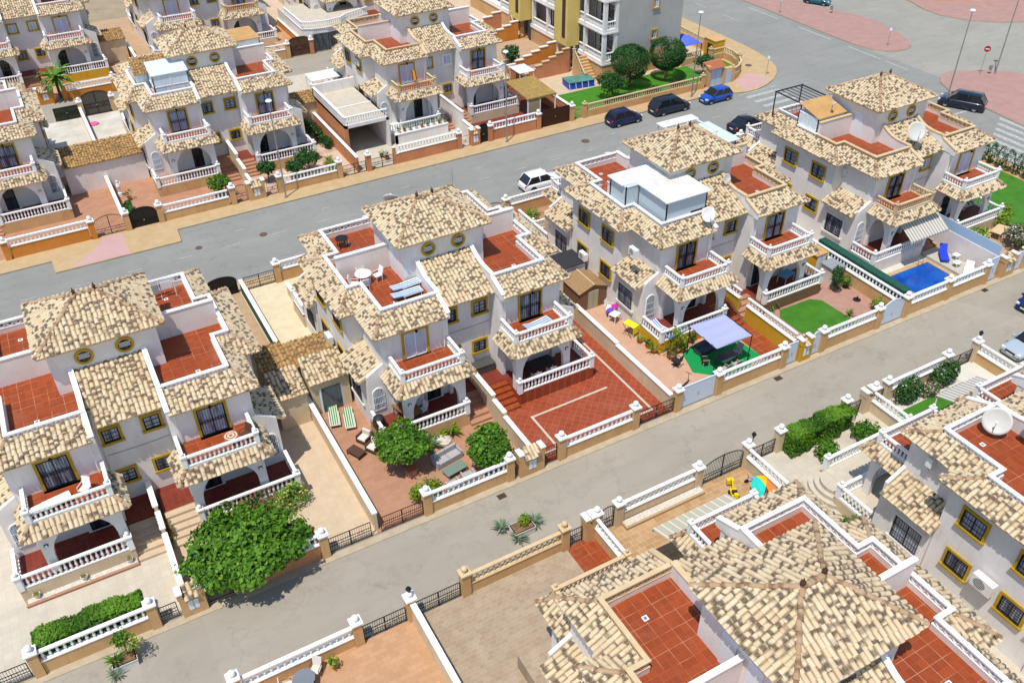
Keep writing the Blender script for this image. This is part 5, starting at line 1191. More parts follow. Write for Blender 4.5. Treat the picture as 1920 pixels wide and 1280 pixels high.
# gazebo yard
R = root('gazebo', 'lilac canvas gazebo over a green carpet', 'gazebo', (36.95, 36.9, .1)); m = MB()
nx = 10; rows = [[Vector((-1.6+3.2*i/nx, -1.5+3.0*j/nx, 2.5-.10*sin(pi*j/nx*3)**2*(.3+sin(pi*i/nx))-.05*i/nx)) for i in range(nx+1)] for j in range(nx+1)]
m.grid(rows, canopy_f); m.grid([[v-Vector((0, 0, .015)) for v in r] for r in rows], canopy_f); part(m, 'canopy', R, smooth=True)
for sx in (-1.55, 1.55):
    for sy in (-1.45, 1.45): m = MB(); m.tube((sx, sy, 0), (sx, sy, 2.48), .035, .035, iron, 8); part(m, 'post', R)
m = MB()
for s in (-1.5, 1.5): m.bar((-1.6, s*.97, 2.46), (1.6, s*.97, 2.42), .05, .05, iron); m.bar((s*1.04, -1.5, 2.45), (s*1.04, 1.5, 2.45), .05, .05, iron)
part(m, 'frame', R)
m = MB(); m.prism([(35.2, 38.6), (36.4, 38.9), (39.7, 38.0), (39.9, 35.6), (36.6, 34.5), (34.5, 36.5)], .1, .125, green_f); tag(m.build('green_carpet'), 'bright green artificial carpet under the lilac gazebo', 'carpet')
table(37.1, 36.1, .12, 10, 1.5, .9, .72, 'dark glass table under the lilac gazebo', plain('dark_table', lin('3c4a50'), .2), iron)
armchair(37.0, 38.0, 5, 'dark padded swing seat under the gazebo', plain('dark_grey_cloth', lin('3a4650'), .9), plain('slate_cushion', lin('4a5864'), .9), None, 1.0, 2, .12)
for x, y, a, l in ((35.7, 36.7, 70, 'black and cream folding chair left of the gazebo table'), (36.3, 35.3, 190, 'white framed chair nearest the street wall under the gazebo'), (37.3, 35.3, 180, 'white framed chair behind the street balustrade, right one'), (38.4, 36.4, -70, 'grey reclining garden chair right of the gazebo table')): chair(x, y, .12, a, l, black_p if 'black' in l else grey_c, fr=cream)
R = group_obj('office_chair', 'black swivel office chair on the salmon yard', 'office chair', 33.9, 37.7, .1, 200); m = MB(); m.box(-.26, .26, -.26, .26, .45, .54, black_p); part(m, 'seat', R); m = MB(); m.box(-.24, .24, .24, .3, .55, 1.1, black_p, Matrix.Rotation(-.15, 4, 'X')); part(m, 'backrest', R); m = MB(); m.tube((0, 0, .12), (0, 0, .45), .03, .03, iron, 8)
for i in range(5): m.bar((0, 0, .12), (.32*cos(i*1.257), .32*sin(i*1.257), .06), .04, .04, iron)
part(m, 'base', R); m = MB()
for s in (-.3, .3): m.path([(s, .15, .5), (s, .15, .72), (s, -.15, .72)], .02, black_p, 5)
part(m, 'armrest', R)
R = group_obj('kick_scooter', 'small dark kick scooter lying behind the white gate', 'scooter', 33.2, 35.7, .1, 20); m = MB(); m.box(-.35, .35, -.06, .06, .08, .11, black_p); part(m, 'deck', R); m = MB(); m.tube((.38, 0, .1), (.3, 0, .85), .02, .02, iron, 6); m.tube((.3, -.22, .85), (.3, .22, .85), .02, .02, black_p, 6); part(m, 'handlebar', R)
for xx in (-.42, .42): m = MB(); m.lathe((0, 0, 0), [(.08, -.02), (.1, 0), (.08, .02)], rubber, 12, Matrix.Translation((xx, 0, .1)) @ Matrix.Rotation(pi/2, 4, 'X')); part(m, 'wheel', R)
for i, (x, y, r, h, mt, sp, l) in enumerate(((33.3, 41.2, .22, .5, leaf_y, 1, 'small clay pot plant farthest left along the yellow wall'), (33.5, 40.4, .24, .3, leaf_g, 0, 'clay pot with low plant along the yellow wall'), (33.5, 39.7, .28, .8, leaf_y, 1, 'clay pot with yellow green fern by the yellow corner'), (34.2, 38.6, .36, .35, leaf_d, 0, 'wide clay trough with low dark plant'), (34.85, 38.95, .36, 1.9, leaf_y, 0, 'tall leafy plant in the biggest clay pot by the terrace'), (35.3, 38.75, .22, .5, leaf_g, 0, 'small clay pot right of the tall leafy plant'), (35.75, 39.15, .34, .9, leaf_v, 0, 'variegated plant in a clay pot left of the gazebo'), (36.5, 39.35, .24, .6, leaf_d, 0, 'dark potted plant beside the gazebo post'))): pot_plant(x, y, .1, r, h, l, mt, clay, 220 if h > 1 else 110, .2 if h > 1 else .16, spiky=bool(sp))
table(33.2, 44.3, .1, 20, .75, .65, .72, 'small white square table below the shed', white_p)
chair(33.6, 45.6, .1, 30, 'upper white plastic chair beside the garden shed', white_p); chair(33.3, 45.1, .1, 40, 'white plastic chair draped with clothes beside the shed', white_p)
m = MB(); random.seed(3)
for i in range(7): a = random.random()*6; m.lathe((.25*cos(a), .25*sin(a), .45+.05*i), [(.2, 0), (.28, .06), (.2, .14), (.05, .18)], (plain('magenta_cloth', lin('c8289c'), .9), plain('violet_cloth', lin('6a4ad0'), .9), white_p)[i % 3], 9)
tag(m.build('laundry_pile', loc=(33.4, 45.0, .1)), 'pile of magenta, violet and white laundry on a chair', 'laundry')
R = group_obj('drying_rack', 'folding rack covered by a bright yellow towel', 'drying rack', 33.3, 42.4, .1, 15); m = MB()
for s in (-.35, .35):
    m.bar((s, -.45, 0), (s, .45, .9), .03, .03, iron); m.bar((s, .45, 0), (s, -.45, .9), .03, .03, iron)
for k in range(5): m.bar((-.4, -.45+k*.22, .9), (.4, -.45+k*.22, .9), .02, .02, iron)
part(m, 'frame', R); m = MB(); ycl = plain('yellow_towel', lin('e6e01c'), .95); m.box(-.3, .32, -.5, .5, .91, .94, ycl); m.box(-.3, .3, -.53, -.5, .3, .93, ycl); m.box(.3, .33, -.4, .45, .5, .93, ycl); part(m, 'towel', R)
def shed(x0, x1, y0, y1, h, label, wallm, roofm, flat=False, name='garden_shed', dw=None, ridge='y', z1=.5, door_x=True):
    R = root(name, label, 'shed', ((x0+x1)/2, (y0+y1)/2, .1)); w, d = (x1-x0)/2, (y1-y0)/2; m = MB(); m.box(-w+.1, w-.1, -d+.1, d-.1, 0, h, wallm)
    if not flat: M = Matrix.Rotation(pi/2, 4, 'X'); m.prism([(-w+.1, h), (w-.1, h), (0, h+z1-.05)], -d+.1, d-.1, wallm, M=M)
    part(m, 'wall', R); m = MB()
    if flat: m.box(-w, w, -d, d, h, h+.08, roofm)
    else:
        for s in (-1, 1): m.add([(0, -d, h+z1), (0, d, h+z1), (s*w, d, h), (s*w, -d, h), (0, -d, h+z1-.06), (0, d, h+z1-.06), (s*w, d, h-.06), (s*w, -d, h-.06)], [(0, 1, 2, 3), (7, 6, 5, 4), (0, 3, 7, 4), (1, 5, 6, 2), (2, 6, 7, 3)], roofm)
        m.box(-.05, .05, -d, d, h+z1-.02, h+z1+.03, cream)
    part(m, 'roof', R)
    m = MB(); dw = dw or panel_m; m.box(-.45, .45, -d+.05, -d+.1, 0, min(h-.1, 1.7), dw); m.box(-.01, .01, -d+.03, -d+.1, 0, min(h-.1, 1.7), metal); part(m, 'door', R)
shed(31.4, 34.1, 46.5, 49.0, 1.7, 'brown plastic garden shed with a pitched roof', plain('brown_shed', lin('7c5a44'), .7), shingle, dw=plain('khaki_door', lin('aaa88c'), .6))
shed(31.7, 33.9, 49.3, 51.5, 2.3, 'flat charcoal roofed shed between two houses', wall_m, plain('charcoal_felt', lin('2e3034'), .8), True)
shed(50.7, 52.05, 39.6, 41.1, 1.4, 'low hut with a flat grey lid by the balustrade', stucco, plain('grey_lid', lin('8c9498'), .6), True)
shed(50.7, 52.0, 41.5, 42.8, 1.7, 'little ochre kennel with a tiled look roof', yellowwall, plain('ochre_lid', lin('c49a5c'), .7), True)
# parasol base, lawns, small things in the paver garden
sheet('lawn', [(44.3, 34.4), (48.9, 34.4), (48.7, 38.5), (48.0, 39.1), (45.0, 39.15), (44.3, 38.4)], .125, mottled('artificial_grass', (.055, .2, .014), (.04, .15, .01), 1.2, .95, .02, 30, (.08, .17, .03), .5))
sheet('lawn', rect(43.5, 49.9, 23.8, 26.4), .125, MATS['artificial_grass']); sheet('planting_bed', rect(43.5, 49.9, 26.4, 27.6), .13, gravel_m); sheet('lawn', rect(71, 80, 34.6, 40), .125, MATS['artificial_grass'])
sheet('lawn', rect(70.0, 79.6, 40, 48), .125, MATS['artificial_grass'])
m = MB(); m.lathe((0, 0, 0), [(.3, 0), (.3, .05), (.08, .09), (.04, .35)], iron, 14); tag(m.build('umbrella_weight', loc=(51.1, 37.2, .1)), 'black parasol base without its parasol on the brown pavers', 'parasol base')
pot_plant(51.6, 38.9, .1, .28, .7, 'round potted bush on the brown pavers', leaf_g, iron, 260, .14)
table(46.9, 40.9, 1.1, 15, 1.3, .8, .72, 'blue table on the porch above the lawn', plain('blue_table', lin('5a98b4'), .4), white_p)
table(14.9, 41.2, 1.1, 15, 1.1, 1.9, .74, 'wooden dining table on the porch behind the orange tree', wood); chair(15.9, 41.7, 1.1, -75, 'upper white chair at the wooden porch table', white_p, fr=metal); chair(15.8, 40.9, 1.1, -75, 'lower white chair at the wooden porch table', white_p, fr=metal)
table(24.6, 41.0, 1.1, 0, 2.0, 1.0, .74, 'black dining table on the porch of the red yard', black_p, iron)
for x, a, l in ((23.9, 180, 'left'), (25.1, 180, 'right')): chair(x, 40.2, 1.1, a, l+' white chair in front of the black porch table', white_p, fr=white_p)
m = MB(); m.box(-.9, .9, -.35, .35, 0, .55, plain('grey_chest', lin('4c4c4a'), .6)); m.box(-.93, .93, -.38, .38, .55, .62, MATS['grey_chest']); tag(m.build('storage_chest', loc=(21.2, 43.0, 1.1)), 'dark grey storage chest beside the entrance of the red yard', 'storage chest')
R = group_obj('barbecue', 'covered black barbecue on the terrace left of the wooden table', 'barbecue', 12.9, 41.1, 1.1, 10); m = MB(); m.box(-.35, .35, -.25, .25, .15, .7, darkbrown); part(m, 'cart', R); m = MB(); m.lathe((0, 0, .7), [(.36, 0), (.34, .2), (.2, .32), (.05, .36)], black_p, 12); part(m, 'lid', R)
# roof terraces
table(15.2, 47.6, 7.7, 0, 1.1, 1.1, .72, 'round white table on the roof terrace', white_p, rnd=True)
for x, y, a, l in ((14.4, 47.2, 60, 'left'), (15.3, 48.5, 0, 'rear'), (16.1, 47.4, -80, 'right'), (15.0, 46.8, 170, 'front')): chair(x, y, 7.7, a, l+' white chair round the roof terrace table', white_p)
lounger(17.3, 45.6, 7.7, 96, 'upper blue striped lounger on the roof terrace', st_blue, back=.12, grp='blue striped loungers'); lounger(17.0, 44.7, 7.7, 92, 'lower blue striped lounger on the roof terrace', st_blue, back=.12, grp='blue striped loungers')
table(15.6, 52.6, 7.7, 0, .9, .9, .7, 'black wire table on the rear roof terrace', iron, rnd=True)
lounger(24.4, 40.85, 5.0, 98, 'folded blue striped lounger on the right balcony', st_blue, back=.25, grp=None); lounger(34.6, 40.3, 1.1, 15, 'blue striped lounger along the terrace rail of the gazebo house', st_blue, back=.5, grp=None); lounger(35.4, 39.65, 1.1, 100, 'folded blue striped lounger at the terrace corner', st_blue, grp=None)
chair(-3.9, 40.0, 5.0, -40, 'white plastic chair on the lower left balcony', white_p); lounger(-5.6, 39.9, 5.0, 100, 'white plastic lounger on the lower left balcony', white_p, grp=None)
R = group_obj('wall_clock_table', 'round mosaic table on the balcony of the leftmost house', 'table', 3.9, 39.85, 5.0, 0); R.name = 'bistro_table'
m = MB(); ms = plain('mosaic_rings', lin('d6c6ae'), .5)
for k, (r, mt) in enumerate(((.36, ms), (.28, clay), (.2, ms), (.1, clay))): m.lathe((0, 0, .68+k*.004), [(r, 0), (r, .02)], mt, 20)
part(m, 'table_top', R); m = MB(); m.tube((0, 0, 0), (0, 0, .68), .03, .03, iron, 8); part(m, 'leg', R)
chair(4.7, 39.9, 5.0, -60, 'brown wicker chair on the balcony of the leftmost house', MATS['brown_wicker'])
# clutter rack on rear terrace of the leftmost house
R = group_obj('laundry_rack', 'white drying rack with grey sheets on the rear roof terrace', 'drying rack', 3.3, 52.6, 7.7, 0); m = MB()
for s in (-.9, 0, .9): m.path([(s, -.4, 0), (s, 0, 1.2), (s, .4, 0)], .02, white_p, 5)
for k in range(5): m.bar((-1, -.35+k*.17, 1.2), (1, -.35+k*.17, 1.2), .02, .02, white_p)
part(m, 'frame', R); m = MB(); m.box(-.8, -.1, -.37, -.34, .5, 1.2, grey_c); m.box(.1, .8, -.2, -.17, .6, 1.2, white_p); m.box(-.5, .4, .1, .13, .45, 1.2, grey_c); part(m, 'sheets', R)
# fibre details of orange yard bottom
table(2.9, 26.7, .1, 20, 1.1, 1.1, .72, 'round wire garden table at the bottom edge', metal, iron, True)
for x, y, a, l in ((2.1, 26.9, 80, 'left'), (3.6, 27.1, -40, 'upper'), (3.2, 25.9, 190, 'lower')): chair(x, y, .1, a, l+' cream garden chair at the round wire table', cream_c, 'cream garden chairs', iron)
pot_plant(4.5, 27.0, .1, .22, .5, 'small potted fern behind the balustrade at the bottom', leaf_y, clay, 90)
# gravel strip, toys
R = root('gravel_planter', 'raised white gravel strip behind the white balustrade', 'planter', (25.0, 27.3, .1)); m = MB()
m.box(-2.8, 2.9, -.3, .28, 0, .22, yellowpave); part(m, 'kerb', R); m = MB(); m.box(-2.75, 2.85, -.2, .25, .22, .26, gravel_m); part(m, 'gravel', R)
R = root('gravel_planter', 'white gravel strip with pots below the lower left terrace', 'planter', (-5.55, 38.95, .1)); m = MB()
m.box(-2.95, 2.85, -.55, .3, 0, .15, pinkfloor); part(m, 'kerb', R); m = MB(); m.box(-2.85, 2.8, -.42, .28, .15, .2, gravel_m); part(m, 'gravel', R)
for x, l in ((-7.9, 'left'), (-5.5, 'middle'), (-3.1, 'right')): pot_plant(x, 38.75, .3, .2, .2, l+' small white pot on the gravel strip at lower left', leaf_y, potwhite, 30, .09, 'white pots on the gravel strip', ph=.28)
R = group_obj('toy_digger', 'yellow and black ride-on toy digger in the mosaic yard', 'toy digger', 29.3, 26.1, .1, -25); m = MB(); m.box(-.2, .2, -.35, .25, .15, .35, yellow_p); m.box(-.16, .16, -.25, 0, .35, .5, black_p); part(m, 'body', R); m = MB(); m.path([(0, .2, .35), (0, .5, .75), (0, .8, .5)], .05, yellow_p, 6); part(m, 'arm', R); m = MB(); m.box(-.2, .2, .72, .98, .2, .5, yellow_p); part(m, 'bucket', R); m = MB(); m.box(-.12, .12, -.55, -.35, .3, .6, yellow_p); part(m, 'seat', R)
for xx in (-.22, .22):
    for yy in (-.25, .15): m = MB(); m.lathe((0, 0, 0), [(.1, -.05), (.14, 0), (.1, .05)], rubber, 12, Matrix.Translation((xx, yy, .14)) @ Matrix.Rotation(pi/2, 4, 'Y')); part(m, 'wheel', R)
R = group_obj('tricycle', 'small blue child tricycle beside the rainbow parasol', 'tricycle', 31.0, 26.3, .1, 60); m = MB(); bl = plain('light_blue_plastic', lin('5ab0e0'), .4); m.path([(0, -.3, .2), (0, 0, .35), (0, .35, .5)], .04, bl, 6); m.box(-.12, .12, -.2, .05, .35, .4, bl); m.tube((-.2, .35, .55), (.2, .35, .55), .02, .02, black_p, 6); part(m, 'frame', R)
for xx, yy in ((-.2, -.3), (.2, -.3), (0, .4)): m = MB(); m.lathe((0, 0, 0), [(.12, -.03), (.15, 0), (.12, .03)], rubber, 12, Matrix.Translation((xx, yy, .16)) @ Matrix.Rotation(pi/2, 4, 'Y')); part(m, 'wheel', R)
R = group_obj('parasol', 'open rainbow coloured child parasol leaning on the ground', 'parasol', 30.95, 25.35, .55, 0); cols = [plain('parasol_'+n, lin(c), .8) for n, c in (('teal', '1fbfae'), ('yellow', 'e6b400'), ('orange', 'f08030'), ('brown', '5a3424'), ('green', '4cb050'), ('blue', '4090d0'))]
M = Matrix.Rotation(radians(25), 4, 'X') @ Matrix.Rotation(radians(-5), 4, 'Y'); m = MB()
for i in range(8):
    a0, a1 = i*pi/4, (i+1)*pi/4; r = .85; am = (a0+a1)/2; P = [M @ Vector(p) for p in ((0, 0, .35), (r*cos(a0), r*sin(a0), 0), (r*cos(a1), r*sin(a1), 0), (r*.55*cos(a0), r*.55*sin(a0), .24), (r*.55*cos(a1), r*.55*sin(a1), .24))]
    m.add(P, [(0, 3, 4), (3, 1, 2, 4)], cols[(2, 1, 0, 0, 0, 3, 2, 2)[i]])
part(m, 'canopy', R); m = MB(); m.tube(M @ Vector((0, 0, .35)), M @ Vector((0, 0, -1.0)), .02, .02, metal, 6); part(m, 'pole', R)
# planters in the lane
def trough(x, y, w, d, ang, label):
    R = root('concrete_planter', label, 'planter', (x, y, 0), radians(ang), 'concrete planters in the lane'); m = MB(); M = Matrix.Identity(4)
    m.prism([(-w/2, -d/2), (w/2, -d/2), (w/2, d/2), (-w/2, d/2)], 0, .5, stucco); m.box(-w/2-.03, w/2+.03, -d/2-.03, d/2+.03, .44, .5, stucco); part(m, 'trough', R); m = MB(); m.box(-w/2+.06, w/2-.06, -d/2+.06, d/2-.06, .5, .52, soil_m); part(m, 'soil', R)
trough(-4.55, 32.45, 1.15, .75, 0, 'concrete planter with twisted shrubs at lower left'); trough(17.0, 30.0, 1.3, .8, 0, 'square concrete planter with agaves in the lane')
tree(-4.35, 32.6, 1.9, .5, 'twisted little tree with a leafy tuft in the lane planter', leaf_g, 420, .14, .05, 1.35, .35, z0=.5); tree(-3.95, 32.4, 1.5, .6, 'sparse bare branched shrub in the lane planter', leaf_y, 240, .13, .05, 1.0, .45, z0=.5)
agave(-4.95, 32.4, .5, .7, 30, 'yucca in the left half of the lane planter', leaf_g, .08); agave(-5.1, 31.9, .1, .6, 24, 'yucca hanging over the front of the lane planter', leaf_s, .08)
shrub(17.2, 30.1, .4, .35, .6, 'yellow green succulent bush in the square planter', leaf_y, 380, .13, z0=.5)
# rock garden pots near white car, carport planters
for x, y, l in ((37.4, 60.6, 'round clay jar near the white car'), (36.2, 58.9, 'clay pot behind the small yellow green bush')): pot_plant(x, y, .1, .3, .15, l, leaf_g, clay, 20, .08)
for i in range(9): pot_plant(31.9+i*.66, 81.75+.0*i, 1.15, .17, .45, ['first', 'second', 'third', 'fourth', 'fifth', 'sixth', 'seventh', 'eighth', 'ninth'][i]+' potted plant from the left on the carport house ledge', (leaf_d, leaf_g, leaf_s)[i % 3], (potwhite, clay, grey_c)[i % 3], 45, .14, 'pots in a row on the ledge', ph=.28)
pot_plant(29.2, 78.7, .1, .25, .5, 'clay potted cactus by the orange wall beyond the road', leaf_d, clay, 60); pot_plant(28.9, 79.4, .1, .22, .4, 'second clay pot by the orange wall beyond the road', leaf_d, clay, 50)
pot_plant(5.0, 84.6 if False else 83.0, .1, .2, .8, 'leafy plant beside the white statue beyond the road', leaf_g, clay, 60)
# satellite dishes, air conditioners
dish(38.2, 17.8, 7.7, .72, -65, 'very large grey satellite dish on the right edge roof terrace', tilt=60); dish(61.2, 43.3, 8.45, .8, -20, 'large pale satellite dish on the cream parapet', tilt=60)
dish(43.3, 45.2, 8.2, .42, 10, 'small grey satellite dish on the tiled roof right of the enclosure', tilt=70, grp='small satellite dishes'); dish(39.0, 42.0, 7.9, .55, -10, 'white satellite dish in front of the roof enclosure', mat=white_p, tilt=62, grp='small satellite dishes')
dish(19.4, 52.5, 9.6, .5, 150, 'pale satellite dish behind the hipped roof with two finials', tilt=60, grp='small satellite dishes'); dish(57.4, 48.9, 9.9, .25, 30, 'tiny white dish on the glazed lean-to roof', tilt=60, grp='small satellite dishes')
aircon(33.98, 49.6, 2.6, -90, 'air conditioner above the charcoal roofed shed'); aircon(33.98, 42.7 if False else 43.3, 6.3, -90, 'air conditioner on the upper side wall of the enclosure house')
aircon(43.9, 43.3, 3.0, 0, 'white air conditioner between the two balconies of the enclosure house'); aircon(12.88, 48.9, 3.0, -90, 'air conditioner on the side of the loungers house')
aircon(56.2, 45.15, 6.2, 0, 'left air conditioner under the cream parapet'); aircon(57.2, 45.15, 6.2, 0, 'right air conditioner under the cream parapet'); aircon(33.9, 13.2, 3.1, -90, 'white air conditioner beside the yellow window at the bottom right').scale = (1.35, 1.2, 1.3)
aircon(35.0, 18.2, 6.5, 180, 'air conditioner under the tiles in the right foreground'); aircon(31.35, 89.5, 6.0, -90, 'air conditioner on the carport house')
# rooftop rooms
def roof_room(label, pts, z0, z1, wallmat_, roofmat, openings=(), over=.12, name='rooftop_enclosure', slope=0, frames=True):
    x0 = pts[0][0]; y0 = pts[0][1]; R = root(name, label, 'rooftop room', (x0, y0, z0), 0, 'rooftop rooms'); P = [(a-x0, b-y0) for a, b in pts]
    m = MB(); m.prism(P, 0, z1-z0, wallmat_)
    for (a, b) in zip(P, P[1:]+P[:1]):
        L = math.hypot(b[0]-a[0], b[1]-a[1]); k = max(1, round(L/1.3)) if frames else 1
        for i in range(k+1):
            q = (a[0]+(b[0]-a[0])*i/k, a[1]+(b[1]-a[1])*i/k); m.box(q[0]-.035, q[0]+.035, q[1]-.035, q[1]+.035, 0, z1-z0, white)
        for z in ((.02, (z1-z0)*.45, z1-z0-.05) if frames else (z1-z0-.05,)): m.bar((*a, z), (*b, z), .07, .06, white)
    part(m, 'wall', R)
    cx = sum(p[0] for p in P)/len(P); cy = sum(p[1] for p in P)/len(P); Q = [(p[0]+(over if p[0] > cx else -over), p[1]+(over if p[1] > cy else -over)) for p in P]
    m = MB(); n = len(Q); H = z1-z0; zf = lambda p: H+slope*(p[1]-min(q[1] for q in Q)); lo = [(p[0], p[1], zf(p)) for p in Q]; hi = [(p[0], p[1], zf(p)+.07) for p in Q]
    m.add(lo+hi, [tuple(range(n))[::-1], tuple(range(n, 2*n))]+[(i, (i+1) % n, n+(i+1) % n, n+i) for i in range(n)], roofmat); part(m, 'roof', R)
    for o in openings: m = MB(); m.box(*o[0], o[1]); part(m, 'window_strip', R)
    return R
bp_ = plain('blue_grey_panel', lin('b9c6cf'), .35)
roof_room('white roofed panel enclosure on the middle row roof', [(36.15, 43.1), (39.65, 43.1), (39.65, 46.1), (38.3, 46.1), (38.3, 48.3), (35.0, 48.3), (35.0, 46.4), (36.15, 46.4)], 7.75, 9.95, bp_, rust_m, [((1.1, 1.14, .6, 1.9, .85, 1.05), black_p), ((2.2, 3.6, -.03, .01, .75, .9), black_p)], .22, frames=False)
roof_room('white pale blue roofed panel room on the rear roof terrace', [(46.0, 49.7), (48.0, 49.7), (48.0, 53.2), (46.0, 53.2)], 7.75, 9.3, bp_, plain('pale_blue_roof', lin('c8d8e2'), .3), (), .25)
roof_room('small glazed lean-to with an ochre roof on the cream parapet house', [(55.9, 48.7), (58.9, 48.7), (58.9, 50.9), (55.9, 50.9)], 7.75, 9.6, panel_m, mottled('ochre_roof', lin('c39a62'), lin('b48a54'), 1, .85), [((-.03, -.01, .2, 2.0, .7, 1.7), blueglass)], .1, slope=.25)
R = roof_room('glazed white framed conservatory on the roof beyond the road', [(10.1, 86.8), (13.3, 86.8), (13.3, 89.2), (10.1, 89.2)], 7.75, 9.7, blueglass, plain('clear_roof_sheet', lin('cfdbe2'), .2), (), .1, slope=.2)
R = root('tiled_lean_to', 'tiled lean-to beside the rooftop conservatory', 'rooftop room', (9.0, 89.3, 7.7)); m = MB(); m.box(0, 3.4, 0, 1.9, 0, 1.6, panel_m); part(m, 'wall', R); m = MB(); tile_face(m, [(-.15, -.2, 1.6), (3.5, -.2, 1.6), (3.5, 2.0, 2.5), (-.15, 2.0, 2.5)], tile_y, .06); part(m, 'roof', R); m = MB(); m.box(.2, 1.0, -.03, 0, .2, 1.4, blueglass); m.box(-.03, 0, .2, 1.6, .2, 1.4, blueglass); part(m, 'window', R)
roof_room('flat ochre roofed box room behind the parapet beyond the road', [(18.4, 91.4), (21.6, 91.4), (21.6, 95.2), (18.4, 95.2)], 7.75, 10.0, panel_m, MATS['ochre_roof'], (), .15)
def pergola(x0, x1, y0, y1, z0, h, label, mat, nb=5, slat=False):
    R = root('pergola', label, 'pergola', (x0, y0, z0), 0, 'rooftop pergolas'); w, d = x1-x0, y1-y0
    for a in (0, w):
        for b in (0, d): m = MB(); m.bar((a, b, 0), (a, b, h), .08, .08, mat); part(m, 'post', R)
    m = MB()
    for b in (0, d): m.bar((-.1, b, h), (w+.1, b, h), .08, .1, mat)
    for a in (0, w): m.bar((a, 0, h), (a, d, h), .08, .1, mat)
    for i in range(1, nb): m.bar((w*i/nb, 0, h+.03), (w*i/nb, d, h+.03), .05, .05, mat)
    part(m, 'beam', R)
    if slat: m = MB(); m.box(-.2, w+.2, d-.9, d+.1, h+.06, h+.1, rust_m); part(m, 'roof_panel', R)
pergola(56.0, 59.0, 50.9, 54.0, 7.75, 2.4, 'dark steel pergola frame on the cream parapet house', plain('blue_black_steel', lin('26303c'), .4), 6); pergola(43.5, 46.7, 50.6, 54.0, 7.75, 2.2, 'white pergola frame behind the middle hipped roof', white, 3, True)
# flag
R = root('flag', 'red and yellow striped flag hanging at the balcony beyond the road', 'flag', (34.2, 82.4, 5.4), 0); m = MB(); m.tube((0, 0, 0), (-.15, -.1, 1.9), .02, .02, metal, 6); part(m, 'pole', R); m = MB(); fr_ = plain('flag_red', lin('c01828'), .9); fy_ = plain('flag_yellow', lin('f0c000'), .9)
for a, b, mt in ((0, .12, fr_), (.12, .36, fy_), (.36, .48, fr_)): m.add([(-.14+a, -.1-.05*sin(a*9), 1.85), (-.14+b, -.1-.05*sin(b*9), 1.8-b*.4), (-.05+b, -.12+.06*sin(b*9), .75-b*.3), (-.05+a, -.12+.06*sin(a*9), .75)], [(0, 1, 2, 3)], mt)
part(m, 'cloth', R)
# statue
m = MB(); m.lathe((0, 0, 0), [(.22, 0), (.2, .35), (.12, .4), (.14, .7), (.19, 1.0), (.12, 1.25), (.06, 1.32), (.1, 1.42), (.09, 1.55), (.02, 1.62)], white, 10); m.tube((.12, 0, 1.1), (.3, .05, 1.4), .05, .04, white, 6); tag(m.build('statue', loc=(4.4, 84.3, .1)), 'white garden statue on a plinth beside the white wall beyond the road', 'statue')
table(8.2, 84.8, .1, 0, .8, 1.5, .75, 'white service counter along the terrace beyond the road', white_p); m = MB(); m.lathe((0, 0, 0), [(.45, 0), (.5, .12), (.42, .18), (.1, .1)], plain('pink_plastic', lin('f0609c'), .5), 16); tag(m.build('paddling_ring', loc=(4.9, 103.0, .1)), 'pink inflatable ring in the bleached yard', 'toy')

# ------------------------------------------------------------ outbuildings between the houses
def outbuilding(x0, x1, y0, y1, h, rise, label, mat=None, fall='y-', wm=None, door=None, front=True):
    R = root('outbuilding', label, 'outbuilding', (x0, y0, 0), 0, 'tiled outbuildings between houses'); w, d = x1-x0, y1-y0; m = MB(); m.box(.1, w-.1, .15, d-.1, 0, h, wm or beigewall); part(m, 'wall', R); m = MB()
    if fall == 'y-': P = [(0, 0, h+.05), (w, 0, h+.05), (w, d, h+rise), (0, d, h+rise)]
    elif fall == 'y+': P = [(w, d, h+.05), (0, d, h+.05), (0, 0, h+rise), (w, 0, h+rise)]
    elif fall == 'x+': P = [(w, 0, h+.05), (w, d, h+.05), (0, d, h+rise), (0, 0, h+rise)]
    else: P = [(0, d, h+.05), (0, 0, h+.05), (w, 0, h+rise), (w, d, h+rise)]
    tile_face(m, P, mat); part(m, 'roof', R)
    if door:
        m = MB(); c = w/2; m.box(c-.65, c+.65, .1, .14, .1, 2.1, pane_dark); part(m, 'doorway', R)
        for s in (-1, 1): m = MB(); M = Matrix.Translation((c+s*.68, .12, .1)) @ Matrix.Rotation(s*.5, 4, 'Z'); m.box(*sorted((0, s*.62)), -.03, .03, 0, 2.0, panel_m, M); part(m, 'door', R)
    return R
outbuilding(9.9, 12.7, 45.3, 47.4, 2.7, .8, 'tiled store with open white double doors in the pink yard', tile_m, door=True)
outbuilding(9.6, 12.7, 47.6, 49.8, 2.7, .6, 'ochre tiled low store above the pale yard', tile_y)
outbuilding(7.55, 9.6, 47.7, 50.2, 2.7, .6, 'ochre tiled store against the leftmost house', tile_y)
outbuilding(7.55, 9.7, 44.9, 47.2, 2.6, .7, 'tiled store at the head of the beige yard', tile_m)
outbuilding(.3, 7.7, 86.6, 89.6, 2.8, .9, 'long ochre tiled store behind the terracotta yards', tile_y, wm=wallpink)
outbuilding(28.2, 30.6, 48.4, 52.4, 2.6, .7, 'tiled lean-to store left of the charcoal shed', tile_m, fall='x+')
outbuilding(-4.0, -.4, 91.4, 97.5, 2.6, .7, 'shaded tiled store at the left edge beyond the road', tile_m, fall='x+')
outbuilding(23.2, 27.0, 90.0, 92.4, 2.8, .5, 'ochre tiled store left of the carport roof terrace', tile_y)
outbuilding(9.0, 12.3, 121.6, 124.2, 2.8, .7, 'far brown tiled store over an arched doorway', tile_y)
outbuilding(34.6, 37.2, 53.0, 57.2, 2.8, .8, 'tiled store with a dark door above the black shed', tile_m, fall='x-')
